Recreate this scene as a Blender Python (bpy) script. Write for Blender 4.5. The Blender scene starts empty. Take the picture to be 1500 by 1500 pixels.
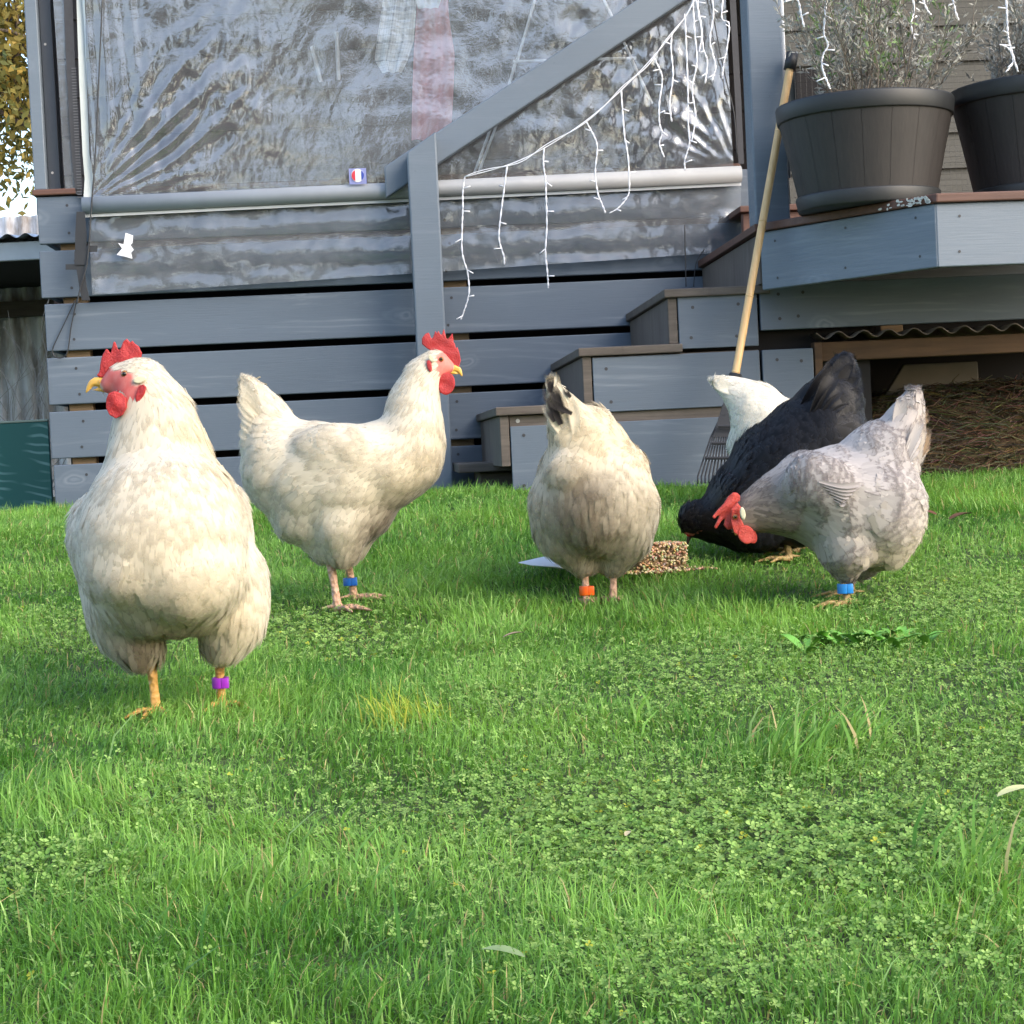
import bpy, bmesh, math, random
import numpy as np
from mathutils import Vector, Matrix, noise as mnoise

random.seed(7)
rng = np.random.default_rng(7)
SC = bpy.context.scene
COL = SC.collection

# ------------------------------------------------------------------ camera
F = 2800.0                       # focal length in pixels of the 1500 px photograph
CAMZ = 0.52
PITCH = math.atan(95.0 / F)
ROLL = 0.048
CAM = Vector((0, 0, CAMZ))
fwd = Vector((0, math.cos(PITCH), -math.sin(PITCH)))
up0 = Vector((0, math.sin(PITCH), math.cos(PITCH)))
rt0 = Vector((1, 0, 0))
RT = rt0 * math.cos(ROLL) - up0 * math.sin(ROLL)
UP = up0 * math.cos(ROLL) + rt0 * math.sin(ROLL)
cam_data = bpy.data.cameras.new('camera')
cam_data.sensor_width = 36.0
cam_data.lens = 36.0 * F / 1500.0
cam_data.clip_start = 0.05
cam_data.clip_end = 400.0
cam = bpy.data.objects.new('camera', cam_data)
COL.objects.link(cam)
mw = Matrix((RT, UP, -fwd)).transposed().to_4x4()
mw.translation = CAM
cam.matrix_world = mw
SC.camera = cam

# ------------------------------------------------------------------ light
SUN_DIR = Vector((0.66, -0.52, 0.54)).normalized()     # towards the sun: from the right
elev = math.asin(SUN_DIR.z)
azim = math.atan2(SUN_DIR.x, SUN_DIR.y)
world = bpy.data.worlds.new('World')
SC.world = world
world.use_nodes = True
wn = world.node_tree
wn.nodes.clear()
sky = wn.nodes.new('ShaderNodeTexSky')
sky.sky_type = 'NISHITA'
sky.sun_disc = False
sky.sun_elevation = elev
sky.sun_rotation = azim
sky.air_density = 1.0
sky.dust_density = 2.0
bg = wn.nodes.new('ShaderNodeBackground')
bg.inputs['Strength'].default_value = 0.15
wo = wn.nodes.new('ShaderNodeOutputWorld')
wn.links.new(sky.outputs[0], bg.inputs[0])
wn.links.new(bg.outputs[0], wo.inputs[0])
sl = bpy.data.lights.new('sun', 'SUN')
sl.energy = 0.78
sl.angle = math.radians(45)
sl.color = (1.0, 0.88, 0.72)
sun = bpy.data.objects.new('sun', sl)
COL.objects.link(sun)
sun.rotation_euler = (-SUN_DIR).to_track_quat('-Z', 'Y').to_euler()
sun.location = (6, -1, 6)
vs = SC.view_settings
vs.view_transform = 'Standard'
vs.look = 'None'
vs.gamma = 1.0
vs.use_curve_mapping = False
vs.exposure = 1.74
SC.render.engine = 'CYCLES'
SC.cycles.max_bounces = 8
SC.cycles.transparent_max_bounces = 48
SC.cycles.use_denoising = True

# ------------------------------------------------------------------ pixel <-> place
def ray(px, py):
    return fwd + RT * ((px - 750.0) / F) + UP * ((750.0 - py) / F)

def P(px, py, Y):
    d = ray(px, py)
    return CAM + d * (Y / d.y)

YAW = 0.06
DO = Vector((0, 5.77, 0))
EX = Vector((math.cos(YAW), math.sin(YAW), 0))
EV = Vector((-math.sin(YAW), math.cos(YAW), 0))

def D(px, py, v):
    """pixel -> deck frame (u, v, z) on the plane at v"""
    d = ray(px, py)
    t = (v + (DO - CAM).dot(EV)) / d.dot(EV)
    p = CAM + d * t - DO
    return Vector((p.dot(EX), p.dot(EV), p.z))

def to_deck(p):
    q = Vector(p) - DO
    return Vector((q.dot(EX), q.dot(EV), q.z))

GY = np.array([-60, -3, 0, 1.4, 2.57, 3.47, 4.3, 4.9, 5.8, 60])
GZ = np.array([-0.12, -0.12, 0.0, 0.10, 0.187, 0.25, 0.345, 0.400, 0.385, 0.385])

def gz(x, y):
    x = np.asarray(x, float); y = np.asarray(y, float)
    b = sum(np.interp(y + o, GY, GZ) for o in (-0.3, -0.15, 0, 0.15, 0.3)) / 5
    return b + 0.008 * np.sin(3.1 * x + 1.7 * y) + 0.006 * np.sin(5.3 * y - 2.2 * x + 1)

def G(px, py):
    """pixel -> ground point"""
    d = ray(px, py)
    lo, hi = 0.5, 9.0
    for _ in range(50):
        m = (lo + hi) / 2
        p = CAM + d * (m / d.y)
        if p.z > float(gz(p.x, p.y)): lo = m
        else: hi = m
    return CAM + d * (lo / d.y)

# ------------------------------------------------------------------ object helpers
def tag(o, label=None, cat=None, group=None, kind=None):
    if label: o['label'] = label
    if cat: o['category'] = cat
    if group: o['group'] = group
    if kind: o['kind'] = kind
    return o

def empty(name, loc=(0, 0, 0), rz=0.0):
    o = bpy.data.objects.new(name, None)
    o.empty_display_size = 0.05
    o.location = loc
    o.rotation_euler = (0, 0, rz)
    COL.objects.link(o)
    return o

def thing(name, label, cat, loc=(0, 0, 0), rz=0.0, group=None):
    return tag(empty(name, loc, rz), label, cat, group)

def deck_thing(name, label, cat, group=None):
    return thing(name, label, cat, DO, YAW, group)

def link_mesh(name, me, mats, parent=None, smooth=False):
    for m in (mats if isinstance(mats, (list, tuple)) else [mats]):
        me.materials.append(m)
    o = bpy.data.objects.new(name, me)
    COL.objects.link(o)
    if parent is not None: o.parent = parent
    if smooth: me.shade_smooth()
    return o

def obj(name, bm, mats, parent=None, smooth=False):
    me = bpy.data.meshes.new(name)
    bmesh.ops.recalc_face_normals(bm, faces=bm.faces)
    bm.to_mesh(me)
    bm.free()
    return link_mesh(name, me, mats, parent, smooth)

def box(bm, x0, x1, y0, y1, z0, z1, bev=0.0, mat=0):
    vs_ = [bm.verts.new((x, y, z)) for x in (x0, x1) for y in (y0, y1) for z in (z0, z1)]
    fs = []
    for q in ((0, 1, 3, 2), (4, 6, 7, 5), (0, 4, 5, 1), (2, 3, 7, 6), (0, 2, 6, 4), (1, 5, 7, 3)):
        f = bm.faces.new([vs_[i] for i in q]); f.material_index = mat; fs.append(f)
    bmesh.ops.recalc_face_normals(bm, faces=fs)
    if bev > 0:
        es = list({e for f in fs for e in f.edges})
        bmesh.ops.bevel(bm, geom=es, offset=bev, segments=2, affect='EDGES', profile=0.5, material=-1)

def prism(bm, pts, off, bev=0.0, mat=0):
    """closed polygon pts (3d) extruded by vector off"""
    a = [bm.verts.new(p) for p in pts]
    b = [bm.verts.new(Vector(p) + Vector(off)) for p in pts]
    fs = [bm.faces.new(a), bm.faces.new(list(reversed(b)))]
    n = len(pts)
    for i in range(n):
        fs.append(bm.faces.new([a[i], b[i], b[(i + 1) % n], a[(i + 1) % n]]))
    for f in fs: f.material_index = mat
    bmesh.ops.recalc_face_normals(bm, faces=fs)
    if bev > 0:
        es = list({e for f in fs for e in f.edges})
        bmesh.ops.bevel(bm, geom=es, offset=bev, segments=2, affect='EDGES', profile=0.5, material=-1)

def tube(bm, pts, r, sides=6, r1=None, cap=True, mat=0):
    pts = [Vector(p) for p in pts]
    n = len(pts)
    rings = []
    ref = Vector((0.31, 0.2, 0.93))
    for i, p in enumerate(pts):
        t = (pts[min(i + 1, n - 1)] - pts[max(i - 1, 0)])
        if t.length < 1e-9: t = Vector((0, 0, 1))
        t.normalize()
        a = t.cross(ref)
        if a.length < 1e-3: a = t.cross(Vector((1, 0, 0)))
        a.normalize(); b = t.cross(a)
        rr = r if r1 is None else r + (r1 - r) * i / max(1, n - 1)
        rings.append([bm.verts.new(p + (a * math.cos(k * math.tau / sides) + b * math.sin(k * math.tau / sides)) * rr) for k in range(sides)])
    for i in range(n - 1):
        for k in range(sides):
            f = bm.faces.new((rings[i][k], rings[i][(k + 1) % sides], rings[i + 1][(k + 1) % sides], rings[i + 1][k]))
            f.material_index = mat
    if cap:
        for rg in (rings[0], rings[-1]):
            try:
                f = bm.faces.new(rg); f.material_index = mat
            except ValueError: pass

def lathe(bm, prof, seg=48, centre=(0, 0, 0), mat=0):
    """prof: list of (r, z)"""
    c = Vector(centre)
    rings = []
    for r, z in prof:
        rings.append([bm.verts.new(c + Vector((r * math.cos(k * math.tau / seg), r * math.sin(k * math.tau / seg), z))) for k in range(seg)])
    for i in range(len(prof) - 1):
        for k in range(seg):
            f = bm.faces.new((rings[i][k], rings[i][(k + 1) % seg], rings[i + 1][(k + 1) % seg], rings[i + 1][k]))
            f.material_index = mat

def smooth_path(pts, n=6):
    """catmull-rom through 3d points"""
    pts = [Vector(p) for p in pts]
    if len(pts) < 3: return pts
    out = []
    for i in range(len(pts) - 1):
        p0 = pts[max(i - 1, 0)]; p1 = pts[i]; p2 = pts[i + 1]; p3 = pts[min(i + 2, len(pts) - 1)]
        for k in range(n):
            t = k / n
            out.append(0.5 * ((2 * p1) + (p2 - p0) * t + (2 * p0 - 5 * p1 + 4 * p2 - p3) * t * t + (3 * p1 - p0 - 3 * p2 + p3) * t ** 3))
    out.append(pts[-1])
    return out

def np_mesh(name, verts, faces_flat, loop_tot, mats, parent=None, uv=None, col=None, normals=None, smooth=True):
    """fast mesh from numpy: faces_flat = vertex index per loop, loop_tot = loops per face (array)"""
    me = bpy.data.meshes.new(name)
    verts = np.ascontiguousarray(verts, np.float32)
    nl = len(faces_flat); nf = len(loop_tot)
    me.vertices.add(len(verts)); me.vertices.foreach_set('co', verts.ravel())
    me.loops.add(nl); me.loops.foreach_set('vertex_index', np.ascontiguousarray(faces_flat, np.int32))
    me.polygons.add(nf)
    st = np.concatenate([[0], np.cumsum(loop_tot)[:-1]]).astype(np.int32)
    me.polygons.foreach_set('loop_start', st)
    me.polygons.foreach_set('use_smooth', np.full(nf, smooth, bool))
    me.update(calc_edges=True)
    if uv is not None:
        l = me.uv_layers.new(name='UVMap')
        l.data.foreach_set('uv', np.ascontiguousarray(uv[faces_flat], np.float32).ravel())
    if col is not None:
        a = me.color_attributes.new('Col', 'FLOAT_COLOR', 'POINT')
        a.data.foreach_set('color', np.ascontiguousarray(col, np.float32).ravel())
    if normals is not None:
        me.normals_split_custom_set_from_vertices(np.ascontiguousarray(normals, np.float32).tolist())
    return link_mesh(name, me, mats, parent)

# ------------------------------------------------------------------ materials
class NT:
    def __init__(s, name):
        s.m = bpy.data.materials.new(name); s.m.use_nodes = True
        s.t = s.m.node_tree; s.t.nodes.clear()
        s.out = s.t.nodes.new('ShaderNodeOutputMaterial')
    def n(s, typ, **kw):
        nd = s.t.nodes.new(typ)
        for k, v in kw.items():
            if k.startswith('i_'):
                nd.inputs[k[2:].replace('_', ' ')].default_value = v
            else: setattr(nd, k, v)
        return nd
    def l(s, a, b): s.t.links.new(a, b)
    def coord(s, kind='Object', scale=(1, 1, 1), rot=(0, 0, 0)):
        tc = s.n('ShaderNodeTexCoord'); mp = s.n('ShaderNodeMapping')
        mp.inputs['Scale'].default_value = scale; mp.inputs['Rotation'].default_value = rot
        s.l(tc.outputs[kind], mp.inputs['Vector']); return mp.outputs[0]
    def noise(s, vec, scale, detail=4, rough=0.55, dist=0.0):
        nd = s.n('ShaderNodeTexNoise')
        nd.inputs['Scale'].default_value = scale; nd.inputs['Detail'].default_value = detail
        nd.inputs['Roughness'].default_value = rough; nd.inputs['Distortion'].default_value = dist
        if vec is not None: s.l(vec, nd.inputs['Vector'])
        return nd.outputs['Fac']
    def ramp(s, fac, stops):
        r = s.n('ShaderNodeValToRGB')
        e = r.color_ramp.elements
        while len(e) > 1: e.remove(e[-1])
        e[0].position = stops[0][0]; e[0].color = c4(stops[0][1])
        for p, c in stops[1:]:
            x = e.new(p); x.color = c4(c)
        s.l(fac, r.inputs[0]); return r.outputs[0]
    def mix(s, fac, a, b, mode='MIX'):
        m = s.n('ShaderNodeMix', data_type='RGBA', blend_type=mode)
        if isinstance(fac, (int, float)): m.inputs[0].default_value = fac
        else: s.l(fac, m.inputs[0])
        for sock, v in ((m.inputs[6], a), (m.inputs[7], b)):
            if isinstance(v, tuple): sock.default_value = c4(v)
            else: s.l(v, sock)
        return m.outputs[2]
    def math(s, op, a, b=None):
        m = s.n('ShaderNodeMath', operation=op)
        for i, v in ((0, a), (1, b)):
            if v is None: continue
            if isinstance(v, (int, float)): m.inputs[i].default_value = v
            else: s.l(v, m.inputs[i])
        return m.outputs[0]
    def bsdf(s, color=None, rough=0.6, **kw):
        b = s.n('ShaderNodeBsdfPrincipled')
        if isinstance(color, tuple): b.inputs['Base Color'].default_value = c4(color)
        elif color is not None: s.l(color, b.inputs['Base Color'])
        if isinstance(rough, (int, float)): b.inputs['Roughness'].default_value = rough
        else: s.l(rough, b.inputs['Roughness'])
        for k, v in kw.items():
            b.inputs[k].default_value = v
        return b
    def bump(s, b, h, strength=0.3, dist=0.002):
        bp = s.n('ShaderNodeBump'); bp.inputs['Strength'].default_value = strength
        bp.inputs['Distance'].default_value = dist
        s.l(h, bp.inputs['Height']); s.l(bp.outputs[0], b.inputs['Normal'])
    def done(s, sh):
        s.l(sh.outputs[0] if hasattr(sh, 'outputs') else sh, s.out.inputs['Surface']); return s.m

def c4(c): return tuple(c) if len(c) == 4 else (c[0], c[1], c[2], 1.0)

def painted_wood(name, base, light, rough=0.5, scale=1.0):
    t = NT(name)
    oi = t.n('ShaderNodeObjectInfo')
    tc = t.n('ShaderNodeTexCoord')
    add = t.n('ShaderNodeVectorMath', operation='MULTIPLY_ADD')
    t.l(oi.outputs['Random'], add.inputs[0]); add.inputs[1].default_value = (17, 9, 13)
    t.l(tc.outputs['Object'], add.inputs[2])
    def mp(sc):
        m = t.n('ShaderNodeMapping'); m.inputs['Scale'].default_value = sc
        t.l(add.outputs[0], m.inputs[0]); return m.outputs[0]
    grain = t.noise(mp((4 * scale, 60, 90)), 3.0, 6, 0.65, 0.4)
    w = t.n('ShaderNodeTexWave', wave_type='RINGS', rings_direction='SPHERICAL')
    w.inputs['Scale'].default_value = 5.0; w.inputs['Distortion'].default_value = 9.0
    w.inputs['Detail'].default_value = 2.0; w.inputs['Detail Scale'].default_value = 0.7
    t.l(mp((0.55, 3.0, 3.2)), w.inputs['Vector'])
    streak = t.noise(mp((0.75, 3, 8)), 1.6, 4, 0.62, 1.6)
    msk = t.ramp(streak, [(0.52, (0, 0, 0)), (0.72, (1, 1, 1))])
    ring = t.ramp(w.outputs['Fac'], [(0.55, (0, 0, 0)), (0.95, (1, 1, 1))])
    k = t.math('MULTIPLY', msk, t.math('ADD', t.math('MULTIPLY', ring, 0.45), 0.12))
    vo = t.n('ShaderNodeTexVoronoi'); vo.inputs['Scale'].default_value = 1.5
    wob = t.n('ShaderNodeVectorMath', operation='MULTIPLY_ADD')
    nzc = t.n('ShaderNodeTexNoise'); nzc.inputs['Scale'].default_value = 14.0; t.l(add.outputs[0], nzc.inputs['Vector'])
    t.l(nzc.outputs['Color'], wob.inputs[0]); wob.inputs[1].default_value = (.16, .16, .16); t.l(mp((2.1, 2.1, 4.6)), wob.inputs[2])
    t.l(wob.outputs[0], vo.inputs['Vector'])
    knot = t.ramp(vo.outputs['Distance'], [(0.0, (.25,) * 3), (.035, (.5,) * 3), (.06, (0,) * 3), (.085, (.75,) * 3), (.125, (.1,) * 3), (.16, (.3,) * 3), (.21, (0,) * 3)])
    k = t.math('MAXIMUM', k, t.math('MULTIPLY', knot, 0.8))
    big = t.noise(mp((0.8, 2, 4)), 1.5, 2)
    c0 = t.mix(big, tuple(x * 0.86 for x in base), tuple(min(1, x * 1.14) for x in base))
    c1 = t.mix(t.math('MULTIPLY', grain, 0.35), c0, tuple(x * 0.75 for x in base))
    c2 = t.mix(k, c1, light)
    spk = t.ramp(t.noise(mp((30, 30, 30)), 3.0, 5, .7), [(.66, (0, 0, 0)), (.72, (1, 1, 1))])
    spm = t.ramp(t.noise(mp((2, 4, 5)), 2.0, 3), [(.45, (0, 0, 0)), (.65, (1, 1, 1))])
    c2 = t.mix(t.math('MULTIPLY', t.math('MULTIPLY', spk, spm), .6), c2, tuple(x * .45 for x in base))
    b = t.bsdf(c2, t.ramp(grain, [(0.3, (rough - 0.12,) * 3), (0.7, (rough + 0.12,) * 3)]))
    t.bump(b, grain, 0.35, 0.0015)
    return t.done(b)

def raw_wood(name, dark, mid, rough=0.8, axis=0):
    t = NT(name)
    sc = [30, 30, 30]; sc[axis] = 2.2
    v = t.coord('Object', tuple(sc))
    g = t.noise(v, 2.0, 6, 0.7, 0.5)
    b2 = t.noise(t.coord('Object', (6, 6, 6)), 1.5, 3)
    c = t.ramp(g, [(0.25, dark), (0.7, mid)])
    c = t.mix(t.math('MULTIPLY', b2, 0.6), c, tuple(x * 0.55 for x in dark))
    b = t.bsdf(c, rough)
    t.bump(b, g, 0.5, 0.002)
    return t.done(b)

def simple(name, color, rough=0.6, vary=0.12, nscale=20, bump=0.0, **kw):
    t = NT(name)
    nz = t.noise(t.coord('Object'), nscale, 4)
    c = t.mix(nz, tuple(x * (1 - vary) for x in color), tuple(min(1, x * (1 + vary)) for x in color))
    b = t.bsdf(c, rough, **kw)
    if bump: t.bump(b, nz, bump, 0.002)
    return t.done(b)

BLUE = (0.093, 0.121, 0.160)
M_paint = painted_wood('painted_board', BLUE, (0.19, 0.22, 0.26))
M_paint_post = painted_wood('painted_post', (0.125, 0.157, 0.195), (0.15, 0.18, 0.22))
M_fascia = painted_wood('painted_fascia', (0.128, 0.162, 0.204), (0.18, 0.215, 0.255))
M_wood_grey = raw_wood('weathered_timber', (0.06, 0.048, 0.04), (0.16, 0.135, 0.115))
M_wood_riser = raw_wood('weathered_riser', (0.085, 0.07, 0.06), (0.17, 0.145, 0.13), axis=2)
M_wood_pine = raw_wood('raw_pine', (0.16, 0.10, 0.05), (0.32, 0.22, 0.12))
M_wood_red = raw_wood('stained_decking', (0.07, 0.03, 0.022), (0.16, 0.075, 0.05), 0.6)
M_beam = raw_wood('shelter_beam', (0.055, 0.028, 0.013), (0.13, 0.07, 0.032))
M_black = simple('black_plastic', (0.02, 0.021, 0.024), 0.5, 0.25)
M_dark = simple('near_black', (0.012, 0.011, 0.012), 0.95)
M_screw = simple('screw_head', (0.03, 0.03, 0.035), 0.5)
M_screw_light = simple('zinc_screw', (0.35, 0.34, 0.33), 0.4)

# ------------------------------------------------------------------ ground
def build_lawn():
    xs = np.concatenate([np.linspace(-60, -4, 14), np.linspace(-3, 3, 61), np.linspace(4, 60, 14)])
    ys = np.concatenate([np.linspace(-60, -4, 14), np.linspace(-3, 8, 111), np.linspace(9, 90, 20)])
    X, Yg = np.meshgrid(xs, ys)
    Z = gz(X, Yg) - 0.004
    V = np.stack([X, Yg, Z], -1).reshape(-1, 3)
    nx, ny = len(xs), len(ys)
    i = np.arange(nx * ny).reshape(ny, nx)
    q = np.stack([i[:-1, :-1], i[:-1, 1:], i[1:, 1:], i[1:, :-1]], -1).reshape(-1, 4)
    t = NT('lawn_soil')
    v = t.coord('Object')
    a = t.noise(v, 60, 5); b_ = t.noise(v, 4, 3)
    c = t.ramp(a, [(0.3, (0.03, 0.05, 0.013)), (0.7, (0.07, 0.12, 0.025))])
    c = t.mix(t.math('MULTIPLY', b_, 0.5), c, (0.03, 0.028, 0.014))
    b = t.bsdf(c, 0.95)
    t.bump(b, a, 0.6, 0.01)
    o = np_mesh('lawn', V, q.ravel(), np.full(len(q), 4), t.done(b))
    tag(o, kind='structure')
build_lawn()

# ------------------------------------------------------------------ deck
BOARD_H = 0.139
ROW_TOP = [1.326, 1.167, 1.008, 0.849, 0.690, 0.531]
uL = [D(57 + 4.1 * k, 330 + 77 * k, 0).x for k in range(6)]
UL = sum(uL) / 6
def nails(bm, u, v, z0, z1, mat, r=0.0045):
    for z in (z0 + 0.028, z1 - 0.028):
        c = Vector((u + random.uniform(-.01, .01), v, z + random.uniform(-.006, .006)))
        k = [bm.verts.new(c + Vector((r * math.cos(a * math.tau / 8), 0, r * math.sin(a * math.tau / 8)))) for a in range(8)]
        f = bm.faces.new(k); f.material_index = mat

def plank(name, parent, u0, u1, v0, v1, z0, z1, mat, nail_us=(), bev=0.003):
    bm = bmesh.new()
    cx = (u0 + u1) / 2; cz = (z0 + z1) / 2
    box(bm, u0 - cx, u1 - cx, v0, v1, z0 - cz, z1 - cz, bev)
    for nu in nail_us:
        nails(bm, nu - cx, v0 - 0.0012, z0 - cz, z1 - cz, 1)
    o = obj(name, bm, [mat, M_screw], parent)
    o.location = (cx, 0, cz); o.rotation_euler = (0, random.uniform(-.0014, .0014), 0)
    return o

deck = deck_thing('wooden_deck', 'raised timber deck with slate blue horizontal skirting boards', 'deck')
URIGHT = 3.2
uBat = [UL + 0.09, D(665, 440, 0.04).x + 0.005, D(1165, 520, 0.04).x + 0.3]
for k, zt in enumerate(ROW_TOP):
    jit = [0, 0.002, -0.002, 0.003, 0.0, -0.002][k]
    u1 = URIGHT if k < 3 else D(1190, 560, 0).x
    plank('skirting_board', deck, UL + random.uniform(-.004, .004), u1, jit, jit + 0.022, zt - BOARD_H, zt, M_paint,
          [UL + 0.095, uBat[1] - 0.02])
bm = bmesh.new(); box(bm, UL + 0.03, URIGHT, 0.16, 0.18, 0.3, 1.04); obj('void_shade_panel', bm, M_dark, deck)  # near-black sheet painting in the unlit void behind the boards
for k, ub in enumerate(uBat):
    bm = bmesh.new(); box(bm, ub - 0.035, ub + 0.035, 0.030, 0.09, 0.32, 1.30, 0.003)
    obj('batten', bm, M_wood_pine, deck)
bm = bmesh.new(); box(bm, UL - 0.012, UL + 0.135, -0.012, 0.10, 1.329, 1.347, 0.004); obj('cap_board', bm, M_wood_red, deck)
bm = bmesh.new(); box(bm, UL + 0.14, D(1085, 250, 0).x, 0.0, 0.10, 1.329, 1.345, 0.004); obj('cap_board', bm, M_wood_red, deck)
bm = bmesh.new(); box(bm, UL, URIGHT, 0.19, 2.6, 1.0, 1.04); obj('deck_floor', bm, M_wood_red, deck)
# left end closed by short return boards
for k, zt in enumerate(ROW_TOP):
    bm = bmesh.new(); box(bm, UL + 0.012, UL + 0.034, 0.03, 2.4, zt - BOARD_H, zt, 0.003); obj('return_board', bm, M_paint, deck)

# landing at the right: fascia in two faces, stained deck edge above
A = to_deck(P(1112, 330, 4.87)); B = to_deck(P(1370, 300, 4.42)); C = to_deck(P(1900, 300, 4.52))
ZD = 1.055
A.z = B.z = C.z = ZD
def face_board(a, b, z0, z1, th, mat, name, par, nail=True, bev=0.003):
    d = (b - a); L = d.length; ang = math.atan2(d.y, d.x)
    bm = bmesh.new(); box(bm, 0.001, L - 0.001, 0, th, z0, z1, bev)
    if nail:
        for x in (0.05, L * 0.5, L - 0.05): nails(bm, x, -0.0012, z0, z1, 1, 0.0035)
    o = obj(name, bm, [mat, M_screw], par)
    o.location = (a.x, a.y, 0); o.rotation_euler = (0, 0, ang)
    return o
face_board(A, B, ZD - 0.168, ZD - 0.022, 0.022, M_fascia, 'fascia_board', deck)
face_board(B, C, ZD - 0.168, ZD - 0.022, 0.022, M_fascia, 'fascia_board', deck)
bm = bmesh.new()
off = 0.012
prism(bm, [(A.x - 0.004, A.y - off, ZD - 0.021), (B.x, B.y - off, ZD - 0.021), (C.x, C.y - off, ZD - 0.021), (C.x, 0.0, ZD - 0.021), (A.x - 0.004, 0.0, ZD - 0.021)], (0, 0, 0.021), 0.003)
obj('deck_edge', bm, M_wood_red, deck)
bm = bmesh.new(); rs = random.Random(2)
dAB = (B - A).normalized()
for k in range(46):
    a_ = (B - A).length - abs(rs.gauss(0, .055)) - .004
    c_ = A + dAB * a_; z_ = ZD - .0105 + rs.uniform(-.009, .008); n_ = Vector((dAB.y, -dAB.x, 0))
    w_, h_ = rs.uniform(.002, .008), rs.uniform(.0012, .004)
    pts_ = [c_ + dAB * (w_ * math.cos(q_)) + n_ * (off + .0006) + Vector((0, 0, z_ - c_.z + h_ * math.sin(q_) * rs.uniform(.6, 1.2))) for q_ in (0, 1, 2, 3, 4, 5.2)]
    prism(bm, pts_, n_ * .0004)
o = obj('flaked_paint', bm, simple('flaked_white', (.55, .55, .5), .7), deck); tag(o, kind='stuff')
# back riser of upper level behind planters
bk = D(1385, 262, -0.25)
bm = bmesh.new(); box(bm, D(1087, 300, -.2).x, C.x, -0.2, -0.17, ZD + 0.002, ZD + 0.115, 0.003); obj('upper_riser', bm, M_wood_red, deck)
bm = bmesh.new(); box(bm, D(1087, 300, -.2).x - 0.01, C.x, -0.215, 0.19, ZD + 0.1165, ZD + 0.135, 0.003); obj('upper_tread', bm, M_wood_red, deck)

# ------------------------------------------------------------------ staircase
VS = -0.88
stairs = deck_thing('staircase', 'weathered timber side stairs with slate blue closed side boards', 'stairs')
TZ = [0.623, 0.764, 0.904, ZD]
uT = [D(732, 597, VS).x, D(853, 511, VS).x, D(978, 425, VS).x, A.x + 0.0]
uTb = [D(703, 605, 0).x, D(812, 530, 0).x, D(922, 460, 0).x, D(1028, 390, 0).x]
uR = A.x
rowz = [(0.445, 0.572), (0.598, 0.738), (0.750, 0.886)]
for k in range(3):
    uf, ub = uT[k], uTb[k]
    nxt = uT[k + 1] + 0.03; nxb = uTb[k + 1] + 0.03
    zt = TZ[k]
    # tread in two planks
    m0 = (uf + nxt) / 2 - 0.02; mb = (ub + nxb) / 2 - 0.02
    for (a0, a1, b0, b1) in ((uf, m0 - .002, ub, mb - .002), (m0 + .002, nxt, mb + .002, nxb)):
        bm = bmesh.new()
        prism(bm, [(a0 - 0.012, VS - 0.015, zt - 0.022), (a1, VS - 0.015, zt - 0.022), (b1, -0.002, zt - 0.022), (b0 - 0.012, -0.002, zt - 0.022)], (0, 0, 0.022), 0.003)
        obj('tread', bm, M_wood_grey, stairs)
    # riser
    zb = (TZ[k - 1] if k else 0.47)
    bm = bmesh.new()
    prism(bm, [(uf, VS + 0.024, zb + 0.001), (uf + 0.02, VS + 0.024, zb + 0.001), (ub + 0.02, -0.003, zb + 0.001), (ub, -0.003, zb + 0.001)], (0, 0, zt - 0.0235 - zb), 0.002)
    obj('riser', bm, M_wood_riser, stairs)
    # riser post at the front corner
    bm = bmesh.new()
    box(bm, uf - 0.002, uf + 0.021, VS - 0.001, VS + 0.022, zb + 0.001, zt - 0.023, 0.002)
    obj('corner_stud', bm, M_wood_grey, stairs)
    # ledger under the tread
    bm = bmesh.new()
    box(bm, uf + 0.023, min(nxt + 0.35, uR - 0.003), VS + 0.008, VS + 0.03, zt - 0.075, zt - 0.0235, 0.002)
    for x in (uf + 0.045, uf + 0.135):
        c = Vector((x, VS + 0.0068, zt - 0.037)); r = 0.0055
        f = bm.faces.new([bm.verts.new(c + Vector((r * math.cos(a * math.tau / 8), 0, r * math.sin(a * math.tau / 8)))) for a in range(8)]); f.material_index = 1
    obj('ledger', bm, [M_wood_grey, M_screw_light], stairs)
    # side board
    z0, z1 = rowz[k]
    plank('side_board', stairs, uf + 0.024, uR - 0.003, VS - 0.003, VS + 0.006, z0 - (0.05 if k == 0 else 0), z1, M_paint, [uf + 0.06, uR - 0.05], 0.002)
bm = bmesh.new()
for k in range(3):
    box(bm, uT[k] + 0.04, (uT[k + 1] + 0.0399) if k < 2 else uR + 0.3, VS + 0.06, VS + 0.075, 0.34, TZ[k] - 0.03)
obj('void_shade_panel', bm, M_dark, stairs)  # shade of the hollow stairs, put in as near-black sheets
# top riser, tapered cheek under the landing
bm = bmesh.new()
prism(bm, [(uTb[3], -0.003, TZ[2] + 0.001), (uTb[3] + 0.02, -0.003, TZ[2] + 0.001), (A.x + 0.02, A.y + 0.024, TZ[2] + 0.001), (A.x, A.y + 0.024, TZ[2] + 0.001)], (0, 0, ZD - TZ[2] - 0.025), 0.002)
obj('riser', bm, M_wood_riser, stairs)
bm = bmesh.new()
prism(bm, [(A.x - 0.014, A.y - 0.012, ZD - 0.0205), (A.x - 0.005, A.y - 0.012, ZD - 0.0205), (A.x - 0.005, -0.003, ZD - 0.0205), (uTb[3] - 0.012, -0.003, ZD - 0.0205)], (0, 0, 0.02), 0.002)
obj('tread', bm, M_wood_red, stairs)
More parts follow.
